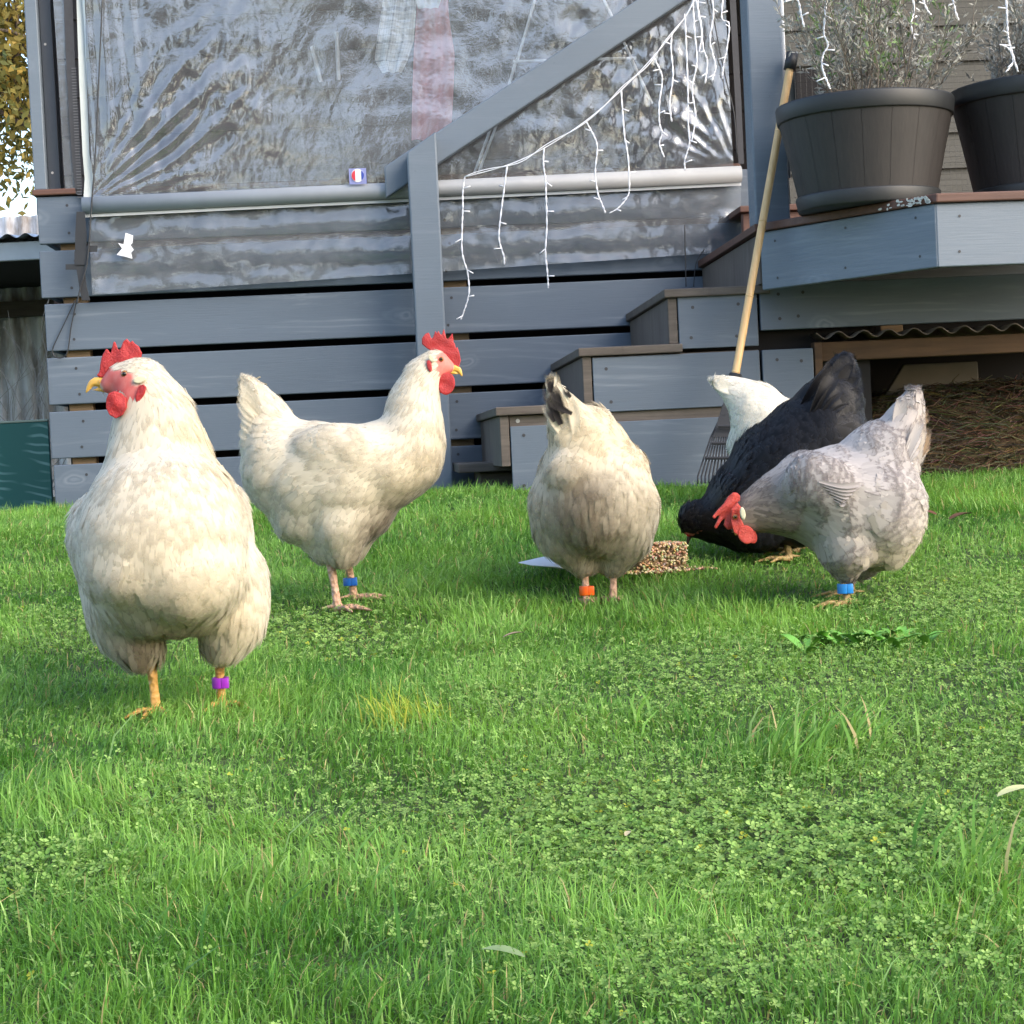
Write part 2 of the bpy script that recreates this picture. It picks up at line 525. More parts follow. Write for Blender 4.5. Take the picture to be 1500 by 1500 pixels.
# low base board on the grass
p0 = D(668, 682, -0.35); p1 = D(722, 680, -0.35)
bm = bmesh.new(); box(bm, p0.x, p1.x + 0.05, -0.5, -0.02, 0.455, 0.482, 0.004); obj('base_board', bm, M_wood_grey, stairs)
bm = bmesh.new(); box(bm, p0.x + 0.06, p1.x + 0.1, -0.45, -0.1, 0.33, 0.454, 0.004); obj('base_block', bm, M_wood_grey, stairs)

# boards right of the stairs around the shelter opening
shelter = deck_thing('hen_shelter', 'dark hay filled shelter under the landing with iron roof edge', 'shelter')
uO = D(1194, 540, VS).x
plank('upper_board', shelter, uR + 0.004, C.x, VS - 0.003, VS + 0.02, 0.788, 0.905, M_paint, [uR + 0.05, uO - 0.03], 0.002)
for (z0, z1) in ((0.598, 0.738), (0.395, 0.572)):
    plank('side_board', shelter, uR + 0.004, uO - 0.004, VS - 0.003, VS + 0.02, z0, z1, M_paint, [uR + 0.05, uO - 0.03], 0.002)
bm = bmesh.new(); box(bm, uO, uO + 0.02, VS - 0.002, VS + 0.04, 0.36, 0.752, 0.002); obj('upright', bm, M_beam, shelter)
bm = bmesh.new(); box(bm, uO + 0.0215, C.x, VS + 0.02, VS + 0.06, 0.703, 0.752, 0.003); obj('beam', bm, M_beam, shelter)
bm = bmesh.new(); box(bm, uR + 0.05, C.x, -0.06, -0.02, 0.30, 0.75); obj('void_back', bm, M_dark, shelter)  # near-black sheet standing in for the shelter's unlit depth
bm = bmesh.new(); box(bm, uO - 0.05, uO - 0.03, VS + 0.08, -0.062, 0.30, 0.75); obj('void_side', bm, M_dark, shelter)  # shade beside the opening, put in as a near-black sheet
# corrugated iron edge
nU, nV = 240, 6
u_ = np.linspace(uO + 0.003, C.x, nU); v_ = np.linspace(VS - 0.014, -0.07, nV)
U_, V_ = np.meshgrid(u_, v_)
Z_ = 0.7665 + 0.0085 * np.sin(U_ / 0.066 * math.tau) - (V_ - VS) * 0.01
Vv = np.stack([U_, V_, Z_], -1).reshape(-1, 3)
Vv = np.concatenate([Vv, Vv + [0, 0, 0.003]])
i = np.arange(nU * nV).reshape(nV, nU); N0 = nU * nV
q = np.stack([i[:-1, :-1], i[:-1, 1:], i[1:, 1:], i[1:, :-1]], -1).reshape(-1, 4)
rim = np.stack([i[0, :-1], i[0, 1:], i[0, 1:] + N0, i[0, :-1] + N0], -1)
q = np.concatenate([q, q + N0, rim])
M_iron = simple('old_iron', (0.20, 0.17, 0.14), 0.6, 0.35, 30, 0.2, Metallic=0.4)
np_mesh('iron_sheet', Vv, q.ravel(), np.full(len(q), 4), M_iron, shelter)
# grey sacking board inside
bm = bmesh.new()
a0 = D(1285, 650, -0.42); a1 = D(1440, 640, -0.42)
prism(bm, [(a0.x, -0.42, 0.36), (a1.x, -0.42, 0.36), (a1.x, -0.40, 0.70), (a0.x + 0.09, -0.40, 0.70), (a0.x + 0.02, -0.41, 0.60)], (0, 0.02, 0), 0.004)
obj('inner_board', bm, simple('dusty_board', (0.22, 0.20, 0.17), 0.9, 0.3, 8), shelter)

# ------------------------------------------------------------------ hay
def strands(n, sample, lmin, lmax, r, name, mats, colfn, parent=None, bend=0.3, flat=0.25):
    Vs = []; Fs = []; Cs = []
    for k in range(n):
        p = Vector(sample())
        L = random.uniform(lmin, lmax)
        a = random.uniform(0, math.tau); e = random.gauss(0, flat)
        d = Vector((math.cos(a) * math.cos(e), math.sin(a) * math.cos(e), math.sin(e)))
        s = d.cross(Vector((0, 0, 1)))
        s = s.normalized() if s.length > 1e-3 else Vector((1, 0, 0))
        upv = s.cross(d)
        bb = random.uniform(-bend, bend) * L
        b0 = len(Vs)
        for t in (0, .33, .67, 1):
            c = p + d * ((t - .5) * L) + s * (bb * 4 * t * (1 - t)) - Vector((0, 0, 1)) * (L * .1 * (2 * t - 1) ** 2)
            Vs.append(c + upv * r); Vs.append(c - upv * r * .6 + s * r); Vs.append(c - upv * r * .6 - s * r)
        cc = colfn()
        Cs += [cc] * 12
        for j in range(3):
            for m in range(3):
                Fs += [b0 + j * 3 + m, b0 + j * 3 + (m + 1) % 3, b0 + (j + 1) * 3 + (m + 1) % 3, b0 + (j + 1) * 3 + m]
    Fs = np.array(Fs)
    return np_mesh(name, np.array([tuple(v) for v in Vs]), Fs, np.full(len(Fs) // 4, 4), mats, parent, col=np.array(Cs))

def attr_mat(name, rough=0.8, trans=0.0, vary=0.0, spec=0.3):
    t = NT(name)
    at = t.n('ShaderNodeAttribute', attribute_name='Col')
    c = at.outputs['Color']
    if vary:
        nz = t.noise(t.coord('Object'), 60, 3)
        c = t.mix(t.math('MULTIPLY', nz, vary), c, (0.0, 0.0, 0.0))
    b = t.bsdf(c, rough)
    b.inputs['Specular IOR Level'].default_value = spec
    if trans:
        tr = t.n('ShaderNodeBsdfTranslucent'); t.l(c, tr.inputs[0])
        mx = t.n('ShaderNodeMixShader'); mx.inputs[0].default_value = trans
        t.l(b.outputs[0], mx.inputs[1]); t.l(tr.outputs[0], mx.inputs[2])
        return t.done(mx)
    return t.done(b)
M_hay = attr_mat('hay', 0.85, 0.15)
hay_c = to_deck(P(1400, 640, 5.3))
def hay_base(x, y):
    f = max(0, 1 - ((x - hay_c.x - 0.1) / 0.75) ** 2) * max(0, min(1, (y - VS - 0.03) / 0.25))
    return 0.36 + 0.26 * f
def hay_sample():
    x = random.uniform(uO + 0.05, C.x - 0.3); y = random.uniform(VS + 0.06, -0.12)
    return (x, y, hay_base(x, y) + random.uniform(-0.01, 0.02))
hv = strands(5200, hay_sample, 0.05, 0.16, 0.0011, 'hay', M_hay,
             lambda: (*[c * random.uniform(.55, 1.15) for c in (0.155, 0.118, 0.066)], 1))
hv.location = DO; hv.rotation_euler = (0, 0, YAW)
tag(hv, 'heap of brown hay lying inside the dark shelter', 'hay', kind='stuff')
gx = np.linspace(uO, C.x, 60); gv = np.linspace(VS + 0.02, -0.06, 24)
HX, HV = np.meshgrid(gx, gv)
HZ = np.vectorize(hay_base)(HX, HV) - 0.008
i = np.arange(HX.size).reshape(HX.shape)
q = np.stack([i[:-1, :-1], i[:-1, 1:], i[1:, 1:], i[1:, :-1]], -1).reshape(-1, 4)
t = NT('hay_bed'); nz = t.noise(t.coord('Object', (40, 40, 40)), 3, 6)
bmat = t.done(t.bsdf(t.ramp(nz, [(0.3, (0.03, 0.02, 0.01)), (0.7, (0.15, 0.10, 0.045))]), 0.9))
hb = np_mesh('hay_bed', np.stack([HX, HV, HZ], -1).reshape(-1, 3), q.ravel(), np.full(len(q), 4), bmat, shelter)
tag(hb, kind='stuff')

# ------------------------------------------------------------------ handrail with newel post
hr = deck_thing('stair_handrail', 'slate blue sloping handrail on a square newel post', 'handrail')
VN = -0.19
def Q(px, py, v=VN):
    p = D(px, py, v); return p
n0 = Q(597, 222); n1 = Q(640, 195)
uc0 = Q(604, 460).x - 0.01; 
ua = Q(596, 225).x; ub = Q(640, 225).x
zl = Q(596, 223).z; zr = Q(640, 192).z
bm = bmesh.new()
prism(bm, [(ua, VN, 0.33), (ub, VN, 0.33), (ub, VN, zr), (ua, VN, zl)], (0, 0.088, 0), 0.005)
obj('newel_post', bm, M_paint_post, hr)
sl_ = (zr - zl) / (ub - ua)
r0 = Q(563, 247, VN + 0.09)
r1 = D(955, -40, VN + 0.09)
slope = (D(955, -15, VN + .09).z - D(640, 193, VN + .09).z) / (D(955, -15, VN + .09).x - D(640, 193, VN + .09).x)
zt0 = D(640, 193, VN + .09).z; ut0 = D(640, 193, VN + .09).x
def rail_z(u): return zt0 + slope * (u - ut0)
ue = ut0 + 1.25
th = 0.092
bm = bmesh.new()
prism(bm, [(r0.x, VN + 0.0905, rail_z(r0.x) - th), (ue, VN + 0.0905, rail_z(ue) - th), (ue, VN + 0.0905, rail_z(ue)), (r0.x, VN + 0.0905, rail_z(r0.x))], (0, 0.04, 0), 0.004)
obj('rail', bm, M_paint_post, hr)

# ------------------------------------------------------------------ veranda posts
vp = deck_thing('veranda_post', 'thin slate blue veranda post at the far left by the tree', 'post', 'veranda posts')
pa = D(52, 0, 0).x + 0.0; 
x0 = UL - 0.006
bm = bmesh.new(); box(bm, x0, x0 + 0.036, 0.0, 0.09, 1.3475, 2.6, 0.003); obj('post_face', bm, M_paint_post, vp)
bm = bmesh.new(); box(bm, x0 + 0.037, x0 + 0.072, 0.03, 0.09, 1.3475, 2.6, 0.002)
for z in (1.40, 1.78):
    c = Vector((x0 + 0.05, 0.0285, z)); r = 0.004
    f = bm.faces.new([bm.verts.new(c + Vector((r * math.cos(a * math.tau / 8), 0, r * math.sin(a * math.tau / 8)))) for a in range(8)]); f.material_index = 1
obj('post_channel', bm, [simple('dark_channel', (0.035, 0.042, 0.055), 0.5), M_screw_light], vp)
vp2 = deck_thing('veranda_post', 'wide slate blue veranda post beside the bamboo rake handle', 'post', 'veranda posts')
q0 = D(1107, 320, A.y + 0.02); q1 = D(1158, 315, A.y + 0.02)
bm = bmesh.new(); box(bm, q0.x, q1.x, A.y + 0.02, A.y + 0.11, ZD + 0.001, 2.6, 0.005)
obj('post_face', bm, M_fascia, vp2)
bm = bmesh.new(); box(bm, q1.x + 0.001, q1.x + 0.012, A.y + 0.05, A.y + 0.075, ZD + 0.12, 2.6, 0.002)
obj('blind_track', bm, simple('track_alloy', (0.45, 0.46, 0.48), 0.3, Metallic=0.7), vp2)

# ------------------------------------------------------------------ house wall behind, unseen shading roof
M_wb = painted_wood('weatherboard', (0.055, 0.043, 0.043), (0.065, 0.055, 0.055), 0.7)
house = deck_thing('house_wall', 'grey weatherboard house wall behind the deck', 'house')
VH = 1.7
UW = D(72, 150, VH).x
zz = 1.05
while zz < 3.0:
    bm = bmesh.new()
    prism(bm, [(UW, VH, zz), (UW, VH + .012, zz + .15), (UW, VH + .03, zz + .15), (UW, VH + .03, zz)], (URIGHT + 1.5 - UW, 0, 0))
    o = obj('weatherboard', bm, M_wb, house)
    zz += 0.148
bm = bmesh.new(); box(bm, UW, URIGHT + 1.5, 0.05, 2.2, 2.62, 2.66); obj('roof', bm, M_wood_grey, house)  # unseen roof slab, added to darken the veranda interior
# the nearer wall with mesh behind the planters
M_wb2 = painted_wood('olive_weatherboard', (0.068, 0.066, 0.055), (0.08, 0.078, 0.066), 0.7)
wall2 = deck_thing('annexe_wall', 'olive grey weatherboard wall behind the planters', 'wall')
zz = ZD + 0.136
uA = D(1150, 100, -0.05).x
while zz < 2.6:
    bm = bmesh.new()
    prism(bm, [(uA, -0.05, zz), (uA, -0.038, zz + .108), (uA, -0.02, zz + .108), (uA, -0.02, zz)], (2.2, 0, 0))
    obj('weatherboard', bm, M_wb2, wall2)
    zz += 0.107
bm = bmesh.new()
c0 = D(1166, 155, -0.075); c1 = D(1238, 100, -0.075)
box(bm, c0.x, c1.x, -0.08, -0.055, c0.z, c1.z, 0.004); obj('vent_panel', bm, M_dark, wall2)
# wire mesh in front of it
bm = bmesh.new()
for k in range(70):
    z = ZD + 0.15 + k * 0.017
    tube(bm, [(uA, -0.10, z), (uA + 1.2, -0.10, z)], 0.0005, 3, cap=False)
for k in range(70):
    u = uA + k * 0.017
    tube(bm, [(u, -0.101, ZD + 0.14), (u, -0.101, ZD + 1.3)], 0.0005, 3, cap=False)
o = obj('wire_mesh', bm, simple('wire', (0.03, 0.03, 0.03), 0.5), wall2)
tag(o, kind='stuff')

# ------------------------------------------------------------------ clear blind
def plastic(name, haze=0.16, haze2=0.3, tint=(0.93, 0.95, 0.96), nsc=3.0, gl=1.5):
    t = NT(name)
    tr = t.n('ShaderNodeBsdfTransparent'); tr.inputs[0].default_value = c4(tint)
    gls = t.n('ShaderNodeBsdfGlossy'); gls.inputs['Roughness'].default_value = 0.012
    fr = t.n('ShaderNodeFresnel'); fr.inputs['IOR'].default_value = 1.5
    k = t.math('MINIMUM', t.math('MULTIPLY', fr.outputs[0], gl), 1.0)
    v = t.coord('Object', (1.0, 1, 1.0))
    n1 = t.noise(v, nsc, 6, 0.62, 1.5)
    n2 = t.noise(t.coord('Object', (2.2, 1, 2.2), (0, .6, 0)), 9.0, 4, 0.6, 1.2)
    n3 = t.noise(v, 45.0, 3, 0.6, 0.8)
    bp = t.n('ShaderNodeBump'); bp.inputs['Strength'].default_value = 0.16; bp.inputs['Distance'].default_value = 0.003
    t.l(t.math('ADD', n3, t.math('MULTIPLY', n2, 1.5)), bp.inputs['Height'])
    t.l(bp.outputs[0], gls.inputs['Normal'])
    df = t.n('ShaderNodeBsdfDiffuse'); df.inputs[0].default_value = (0.62, 0.65, 0.70, 1)
    hz = t.ramp(t.math('ADD', t.math('MULTIPLY', n1, 0.6), t.math('MULTIPLY', n2, 0.4)), [(0.38, (haze,) * 3), (0.68, (haze2,) * 3)])
    m1 = t.n('ShaderNodeMixShader'); t.l(k, m1.inputs[0]); t.l(tr.outputs[0], m1.inputs[1]); t.l(gls.outputs[0], m1.inputs[2])
    m2 = t.n('ShaderNodeMixShader'); t.l(hz, m2.inputs[0]); t.l(m1.outputs[0], m2.inputs[1]); t.l(df.outputs[0], m2.inputs[2])
    return t.done(m2)
M_vinyl = plastic('clear_vinyl', 0.05, 0.15, gl=4.6)
M_vinyl2 = plastic('clear_vinyl_flap', 0.07, 0.2, nsc=2.0, gl=2.6)
blind = deck_thing('clear_blind', 'clear plastic roll down blind with silver bottom bar', 'blind')
VB = -0.035
bl0 = D(122, 300, VB); bl1 = D(1084, 250, VB)
def bar_z(u):
    za = D(125, 302, VB).z; zb = D(1080, 256, VB).z
    return za + (zb - za) * (u - bl0.x) / (bl1.x - bl0.x)
nu, nz_ = 420, 200
us = np.linspace(bl0.x + 0.03, bl1.x - 0.02, nu)
ZT = 2.45
verts = np.zeros((nz_, nu, 3))
wid = bl1.x - bl0.x
for j in range(nz_):
    for i2 in range(nu):
        u = us[i2]; zb = bar_z(u) + 0.012
        z = zb + (ZT - zb) * j / (nz_ - 1)
        a = u - bl0.x; b = z - zb
        n_ = mnoise.noise(Vector((u * 2.2, z * 2.2, 1.3))) * 0.010 + mnoise.noise(Vector((u * 9, z * 14, 4.1))) * 0.0022
        th_ = math.atan2(b + .03, a + .03); rr = math.hypot(a, b)
        wl = math.exp(-((rr - 0.3) / 0.3) ** 2) * math.exp(-((th_ - 0.65) / 0.35) ** 2)
        n_ += wl * 0.02 * (abs(mnoise.noise(Vector((th_ * 7, rr * 3.5, 9)))) - .2)
        a2 = bl1.x - u; th2 = math.atan2(b + .03, a2 + .03); r2 = math.hypot(a2, b)
        wr = math.exp(-((r2 - 0.28) / 0.34) ** 2) * math.exp(-((th2 - 0.8) / 0.6) ** 2)
        n_ += wr * (0.009 * abs(mnoise.noise(Vector((th2 * 6, r2 * 6, 2)))) + 0.005 * mnoise.noise(Vector((u * 14, z * 14, 7))))
        n_ += 0.010 * math.exp(-a / 0.15) * mnoise.noise(Vector((a * 34 + b * 1.2, b * 2.2, 11)))
        cr = 0.12 + .6 * wr + 1.3 * wl
        n_ = n_ * .75 + cr * (0.0034 * mnoise.noise(Vector((u * 22, z * 16 - u * 10, 3.3))) + 0.0020 * mnoise.noise(Vector((u * 48, z * 34 - u * 18, 6.1))))
        n_ *= min(1, b / 0.05 + 0.25)
        verts[j, i2] = (u, VB + n_, z)
i = np.arange(nu * nz_).reshape(nz_, nu)
q = np.stack([i[:-1, :-1], i[:-1, 1:], i[1:, 1:], i[1:, :-1]], -1).reshape(-1, 4)
np_mesh('clear_sheet', verts.reshape(-1, 3), q.ravel(), np.full(len(q), 4), M_vinyl, blind)
# bar
bm = bmesh.new()
tube(bm, [(bl0.x, VB - 0.012, bar_z(bl0.x)), (bl1.x, VB - 0.012, bar_z(bl1.x))], 0.0245, 20)
M_bar = simple('silver_vinyl', (0.30, 0.315, 0.335), 0.6, 0.12, 12, Metallic=0.1)
obj('bottom_bar', bm, M_bar, blind, True)
bm = bmesh.new()
box(bm, bl0.x + 0.005, bl1.x, VB - 0.010, VB - 0.006, -0.034, -0.0255)
for v in bm.verts: v.co.z += bar_z(v.co.x)
obj('bar_seam', bm, simple('seam', (0.5, 0.52, 0.54), 0.5), blind)
# flap
nu, nz_ = 260, 60
us = np.linspace(bl0.x + 0.012, bl1.x - 0.0, nu)
zlo0 = D(135, 432, VB).z; zlo1 = D(1088, 368, VB).z
verts = np.zeros((nz_, nu, 3))
for j in range(nz_):
    for i2 in range(nu):
        u = us[i2]; s = i2 / (nu - 1)
        zb = zlo0 + (zlo1 - zlo0) * s; zt = bar_z(u) - 0.03
        z = zb + (zt - zb) * j / (nz_ - 1)
        n_ = 0.003 * math.sin((zt - z) / 0.085 * math.tau + 0.8 + 0.6 * mnoise.noise(Vector((u * 1.3, 0, 3)))) * (0.5 + 0.5 * mnoise.noise(Vector((u * 2, z * 3, 5))))
        n_ += mnoise.noise(Vector((u * 6, z * 22, 8))) * 0.003 + mnoise.noise(Vector((u * 26, z * 30, 4))) * 0.0019
        e = math.exp(-(u - bl0.x) / 0.12) + math.exp(-(bl1.x - u) / 0.14)
        n_ += e * mnoise.noise(Vector((u * 17, z * 17, 2))) * 0.012
        verts[j, i2] = (u, min(VB + 0.004 + n_, -0.006), z)
i = np.arange(nu * nz_).reshape(nz_, nu)
q = np.stack([i[:-1, :-1], i[:-1, 1:], i[1:, 1:], i[1:, :-1]], -1).reshape(-1, 4)
np_mesh('skirt_flap', verts.reshape(-1, 3), q.ravel(), np.full(len(q), 4), M_vinyl2, blind)
# side strips: clear, zip, white webbing
def strip(name, pxs, v, mat, wob=0.002, th=0.003):
    bm = bmesh.new()
    L = []; R = []
    for (xl, xr, y) in pxs:
        L.append(D(xl, y, v)); R.append(D(xr, y, v))
    front = [[bm.verts.new(a), bm.verts.new(b)] for a, b in zip(L, R)]
    back = [[bm.verts.new(a + Vector((0, th, 0))), bm.verts.new(b + Vector((0, th, 0)))] for a, b in zip(L, R)]
    for k in range(len(pxs) - 1):
        for (p, q_) in ((front, front), ):
            bm.faces.new((front[k][0], front[k][1], front[k + 1][1], front[k + 1][0]))
        bm.faces.new((back[k][0], back[k + 1][0], back[k + 1][1], back[k][1]))
        bm.faces.new((front[k][0], front[k + 1][0], back[k + 1][0], back[k][0]))
        bm.faces.new((front[k][1], back[k][1], back[k + 1][1], front[k + 1][1]))
    return obj(name, bm, mat, blind)
strip('side_strip', [(75, 94, -60), (78, 94, 0), (86, 100, 120), (93, 108, 240), (96, 112, 282)], -0.006, M_vinyl2)
M_zip = simple('zip_tape', (0.035, 0.036, 0.042), 0.7, 0.3, 60)
strip('zip_strip', [(92, 105, -60), (93, 106, 0), (98, 111, 120), (105, 118, 230), (111, 121, 284)], -0.012, M_zip)
bm = bmesh.new()
for k in range(46):
    y = 100 + k * 4.2
    f = (y - 0) / 284
    p = D(103.5 + 13 * f, y, -0.0125); box(bm, p.x - 0.007, p.x + 0.007, p.y - 0.001, p.y, p.z - 0.0012, p.z + 0.0012)
o = obj('zip_tooth', bm, simple('zip_teeth', (0.10, 0.10, 0.11), 0.4), blind); tag(o, kind='stuff')
strip('white_webbing', [(108, 122, -60), (112, 124, 0), (116, 127, 120), (121, 131, 225), (124, 137, 262), (122, 135, 295)], -0.02, simple('pale_webbing', (0.55, 0.58, 0.56), 0.6))
strip('zip_strip', [(1066, 1075, -60), (1069, 1078, 0), (1077, 1086, 150), (1082, 1090, 240)], VB - 0.006, M_zip)
def cord(name, px, v, r, mat, parent, n=6, sides=6):
    pts = smooth_path([D(x, y, v) for x, y in px], n)
    bm = bmesh.new(); tube(bm, pts, r, sides); return obj(name, bm, mat, parent, True)
cord('pull_cord', [(150, -40), (149, 20), (145, 110), (140, 220), (134, 300), (128, 380), (118, 420), (113, 445)], -0.075, 0.0022, M_black, blind)
cord('pull_cord', [(110, 440), (96, 470), (84, 495), (77, 512), (80, 522), (90, 524), (99, 515), (104, 480), (109, 455), (113, 438)], -0.012, 0.0019, M_black, blind)
cord('pull_cord', [(1036, -30), (1048, 40), (1062, 110), (1075, 165), (1080, 230)], VB - 0.02, 0.0019, M_black, blind)
strip('tie_strap', [(112, 124, 310), (110, 127, 345), (110, 126, 372), (112, 124, 395), (116, 127, 420), (120, 132, 440)], -0.066, M_black)
strip('tie_strap', [(96, 112, 387), (96, 112, 395)], -0.067, M_black)
strip('buckle', [(109, 128, 368), (109, 128, 388)], -0.07, M_black, th=0.008)
strip('tie_strap', [(126, 143, 360), (126, 142, 369)], -0.067, M_black)
cord('tie_cord', [(1003, 330), (1004, 380), (1005, 420)], -0.06, 0.0016, M_black, blind)
cord('tie_cord', [(1032, 365), (1020, 385), (1016, 420)], -0.06, 0.0016, M_black, blind)
# torn label on the flap
bm = bmesh.new()
lab = [(171, 373), (179, 364), (173, 356), (181, 358), (184, 341), (195, 345), (194, 356), (191, 359), (196, 366), (192, 370), (194, 379), (184, 376)]
prism(bm, [D(x, y, -0.058) for x, y in lab], (0, 0.001, 0)); obj('torn_label', bm, simple('label_white', (0.75, 0.76, 0.8), 0.6), blind)
# round emblem sticker
def disc_half(name, px, py, r, a0, a1, v, mat, parent):
    bm = bmesh.new(); c = D(px, py, v)
    pts = [c + Vector((r * math.cos(a0 + (a1 - a0) * k / 16), 0, r * math.sin(a0 + (a1 - a0) * k / 16))) for k in range(17)]
    prism(bm, pts, (0, 0.0008, 0)); return obj(name, bm, mat, parent)
stk = tag(bpy.data.objects.new('sticker', None)); COL.objects.link(stk); stk.parent = blind
s0 = D(512, 270, -0.075); s1 = D(536, 246, -0.075)
bm = bmesh.new(); box(bm, s0.x, s1.x, -0.0735, -0.0725, s0.z, s1.z); obj('sticker_film', bm, simple('sticker_lilac', (0.22, 0.24, 0.48), 0.4), stk)
disc_half('emblem_disc', 524, 257, 0.0195, 0, math.tau * 0.999, -0.075, simple('sticker_white', (0.7, 0.7, 0.72), 0.4), stk)
disc_half('emblem_red', 523.5, 257, 0.017, math.pi * 0.62, math.pi * 1.38, -0.0765, simple('sticker_red', (0.55, 0.03, 0.05), 0.4), stk)
disc_half('emblem_blue', 525, 257, 0.017, -math.pi * 0.33, math.pi * 0.33, -0.0765, simple('sticker_blue', (0.03, 0.06, 0.35), 0.4), stk)

# ------------------------------------------------------------------ things hanging inside the veranda
def cloth(name, label, cat, px_outline, v, mat, folds=5, amp=0.012):
    """hanging cloth: rows of (xl, xr, y) pixels"""
    th_ = deck_thing(name, label, cat)
    nn = 24; rows = []
    for (xl, xr, y) in px_outline:
        a = D(xl, y, v); b = D(xr, y, v)
        rows.append([a.lerp(b, k / nn) + Vector((0, amp * math.sin(k / nn * folds * math.tau + y * 0.01) , 0)) for k in range(nn + 1)])
    V = []; 
    for r_ in rows: V += [tuple(p) for p in r_]
    V = np.array(V); i = np.arange(len(V)).reshape(len(rows), nn + 1)
    q = np.stack([i[:-1, :-1], i[:-1, 1:], i[1:, 1:], i[1:, :-1]], -1).reshape(-1, 4)
    uv = np.stack(np.meshgrid(np.linspace(0, 1, nn + 1), np.linspace(0, 1, len(rows))), -1).reshape(-1, 2)
    np_mesh('cloth', V, q.ravel(), np.full(len(q), 4), mat, th_, uv=uv)
    return th_
t = NT('plaid_cloth'); uvv = t.n('ShaderNodeUVMap'); sep = t.n('ShaderNodeSeparateXYZ'); t.l(uvv.outputs[0], sep.inputs[0])
def lines(sock, f, w):
    return t.math('LESS_THAN', t.math('FRACT', t.math('MULTIPLY', sock, f)), w)
lx = t.math('MAXIMUM', lines(sep.outputs[0], 3, .14), t.math('MULTIPLY', lines(sep.outputs[0], 14, .2), .5))
ly = t.math('MAXIMUM', lines(sep.outputs[1], 4, .12), t.math('MULTIPLY', lines(sep.outputs[1], 20, .2), .5))
M_plaid = t.done(t.bsdf(t.mix(t.math('MULTIPLY', t.math('ADD', lx, ly), .5), (0.85, 0.86, 0.86), (0.16, 0.18, 0.22)), 0.9))
cloth('tea_towel', 'white checked tea towel hanging behind the clear blind', 'tea towel', [(566, 612, -40), (560, 610, 10), (552, 606, 60), (549, 597, 88), (560, 588, 106)], 0.12, M_plaid, 2, 0.01)
M_pink = simple('pink_cloth', (0.75, 0.36, 0.40), 0.9, 0.1, 8)
cloth('pink_towel', 'long pink towel hanging behind the clear blind', 'towel', [(612, 655, -40), (610, 657, 20), (606, 666, 80), (604, 664, 140), (603, 660, 205)], 0.2, M_pink, 3, 0.012)
M_white = simple('white_enamel', (0.8, 0.82, 0.84), 0.5, 0.05)
cloth('white_cloth', 'small white cloth between the two hanging towels', 'cloth', [(605, 652, -40), (606, 650, -10), (612, 642, 12)], 0.10, M_white, 2, 0.008)
airer = deck_thing('clothes_airer', 'white wire clothes airer standing behind the clear blind', 'clothes airer')
bm = bmesh.new()
for seg in ([(792, -30), (757, 92)], [(726, 168), (694, 256)], [(733, 168), (700, 256)], [(755, 92), (733, 168)], [(752, 90), (932, 85)], [(880, -10), (905, 42), (955, 152)]):
    tube(bm, [D(x, y, 0.22) for x, y in seg], 0.0042, 6)
obj('frame', bm, M_white, airer)
rack = deck_thing('hanging_utensils', 'pale utensils hanging on the veranda wall', 'utensils')
for (xa, ya, xb, yb) in ((457, 68, 470, 120), (493, 47, 496, 118)):
    bm = bmesh.new(); tube(bm, [D(xa, ya, 1.2), D(xb, yb, 1.2)], 0.007, 6); obj('handle', bm, simple('pale_handle', (.4, .41, .42), .6), rack)

# ------------------------------------------------------------------ icicle lights
M_wire = simple('white_wire', (0.82, 0.83, 0.88), 0.45, 0.03)
def lights(label, mains, drops, vfun, group):
    t_ = deck_thing('icicle_lights', label, 'string lights', group)
    for m in mains:
        bm = bmesh.new()
        pts = smooth_path([D(x, y, vfun(x)) for x, y in m], 8)
        tube(bm, pts, 0.0015, 5)
        tube(bm, [p + Vector((0.002 * math.sin(i_ * .7), -0.004, 0.006 * math.sin(i_ * .45))) for i_, p in enumerate(pts)], 0.0013, 5)
        obj('main_wire', bm, M_wire, t_, True)
    for d in drops:
        bm = bmesh.new()
        pts = smooth_path([D(x, y, vfun(x)) for x, y in d], 6)
        pts2 = [p + Vector((0.0016 * math.sin(k * 1.3), 0.0016 * math.cos(k * 1.3), 0)) for k, p in enumerate(pts)]
        tube(bm, pts2, 0.0014, 5)
        tube(bm, [p + Vector((0.0016 * math.sin(k * 1.3 + 3), 0.0016 * math.cos(k * 1.3 + 3), 0)) for k, p in enumerate(pts)], 0.0013, 5)
        for k in range(5, len(pts) - 2, 8):
            s = random.choice((-1, 1))
            e = pts[k] + Vector((s * random.uniform(.012, .022), random.uniform(-.01, .01), random.uniform(-.016, .008)))
            tube(bm, [pts[k], e], 0.0014, 5, 0.0021)
        obj('light_drop', bm, M_wire, t_, True)
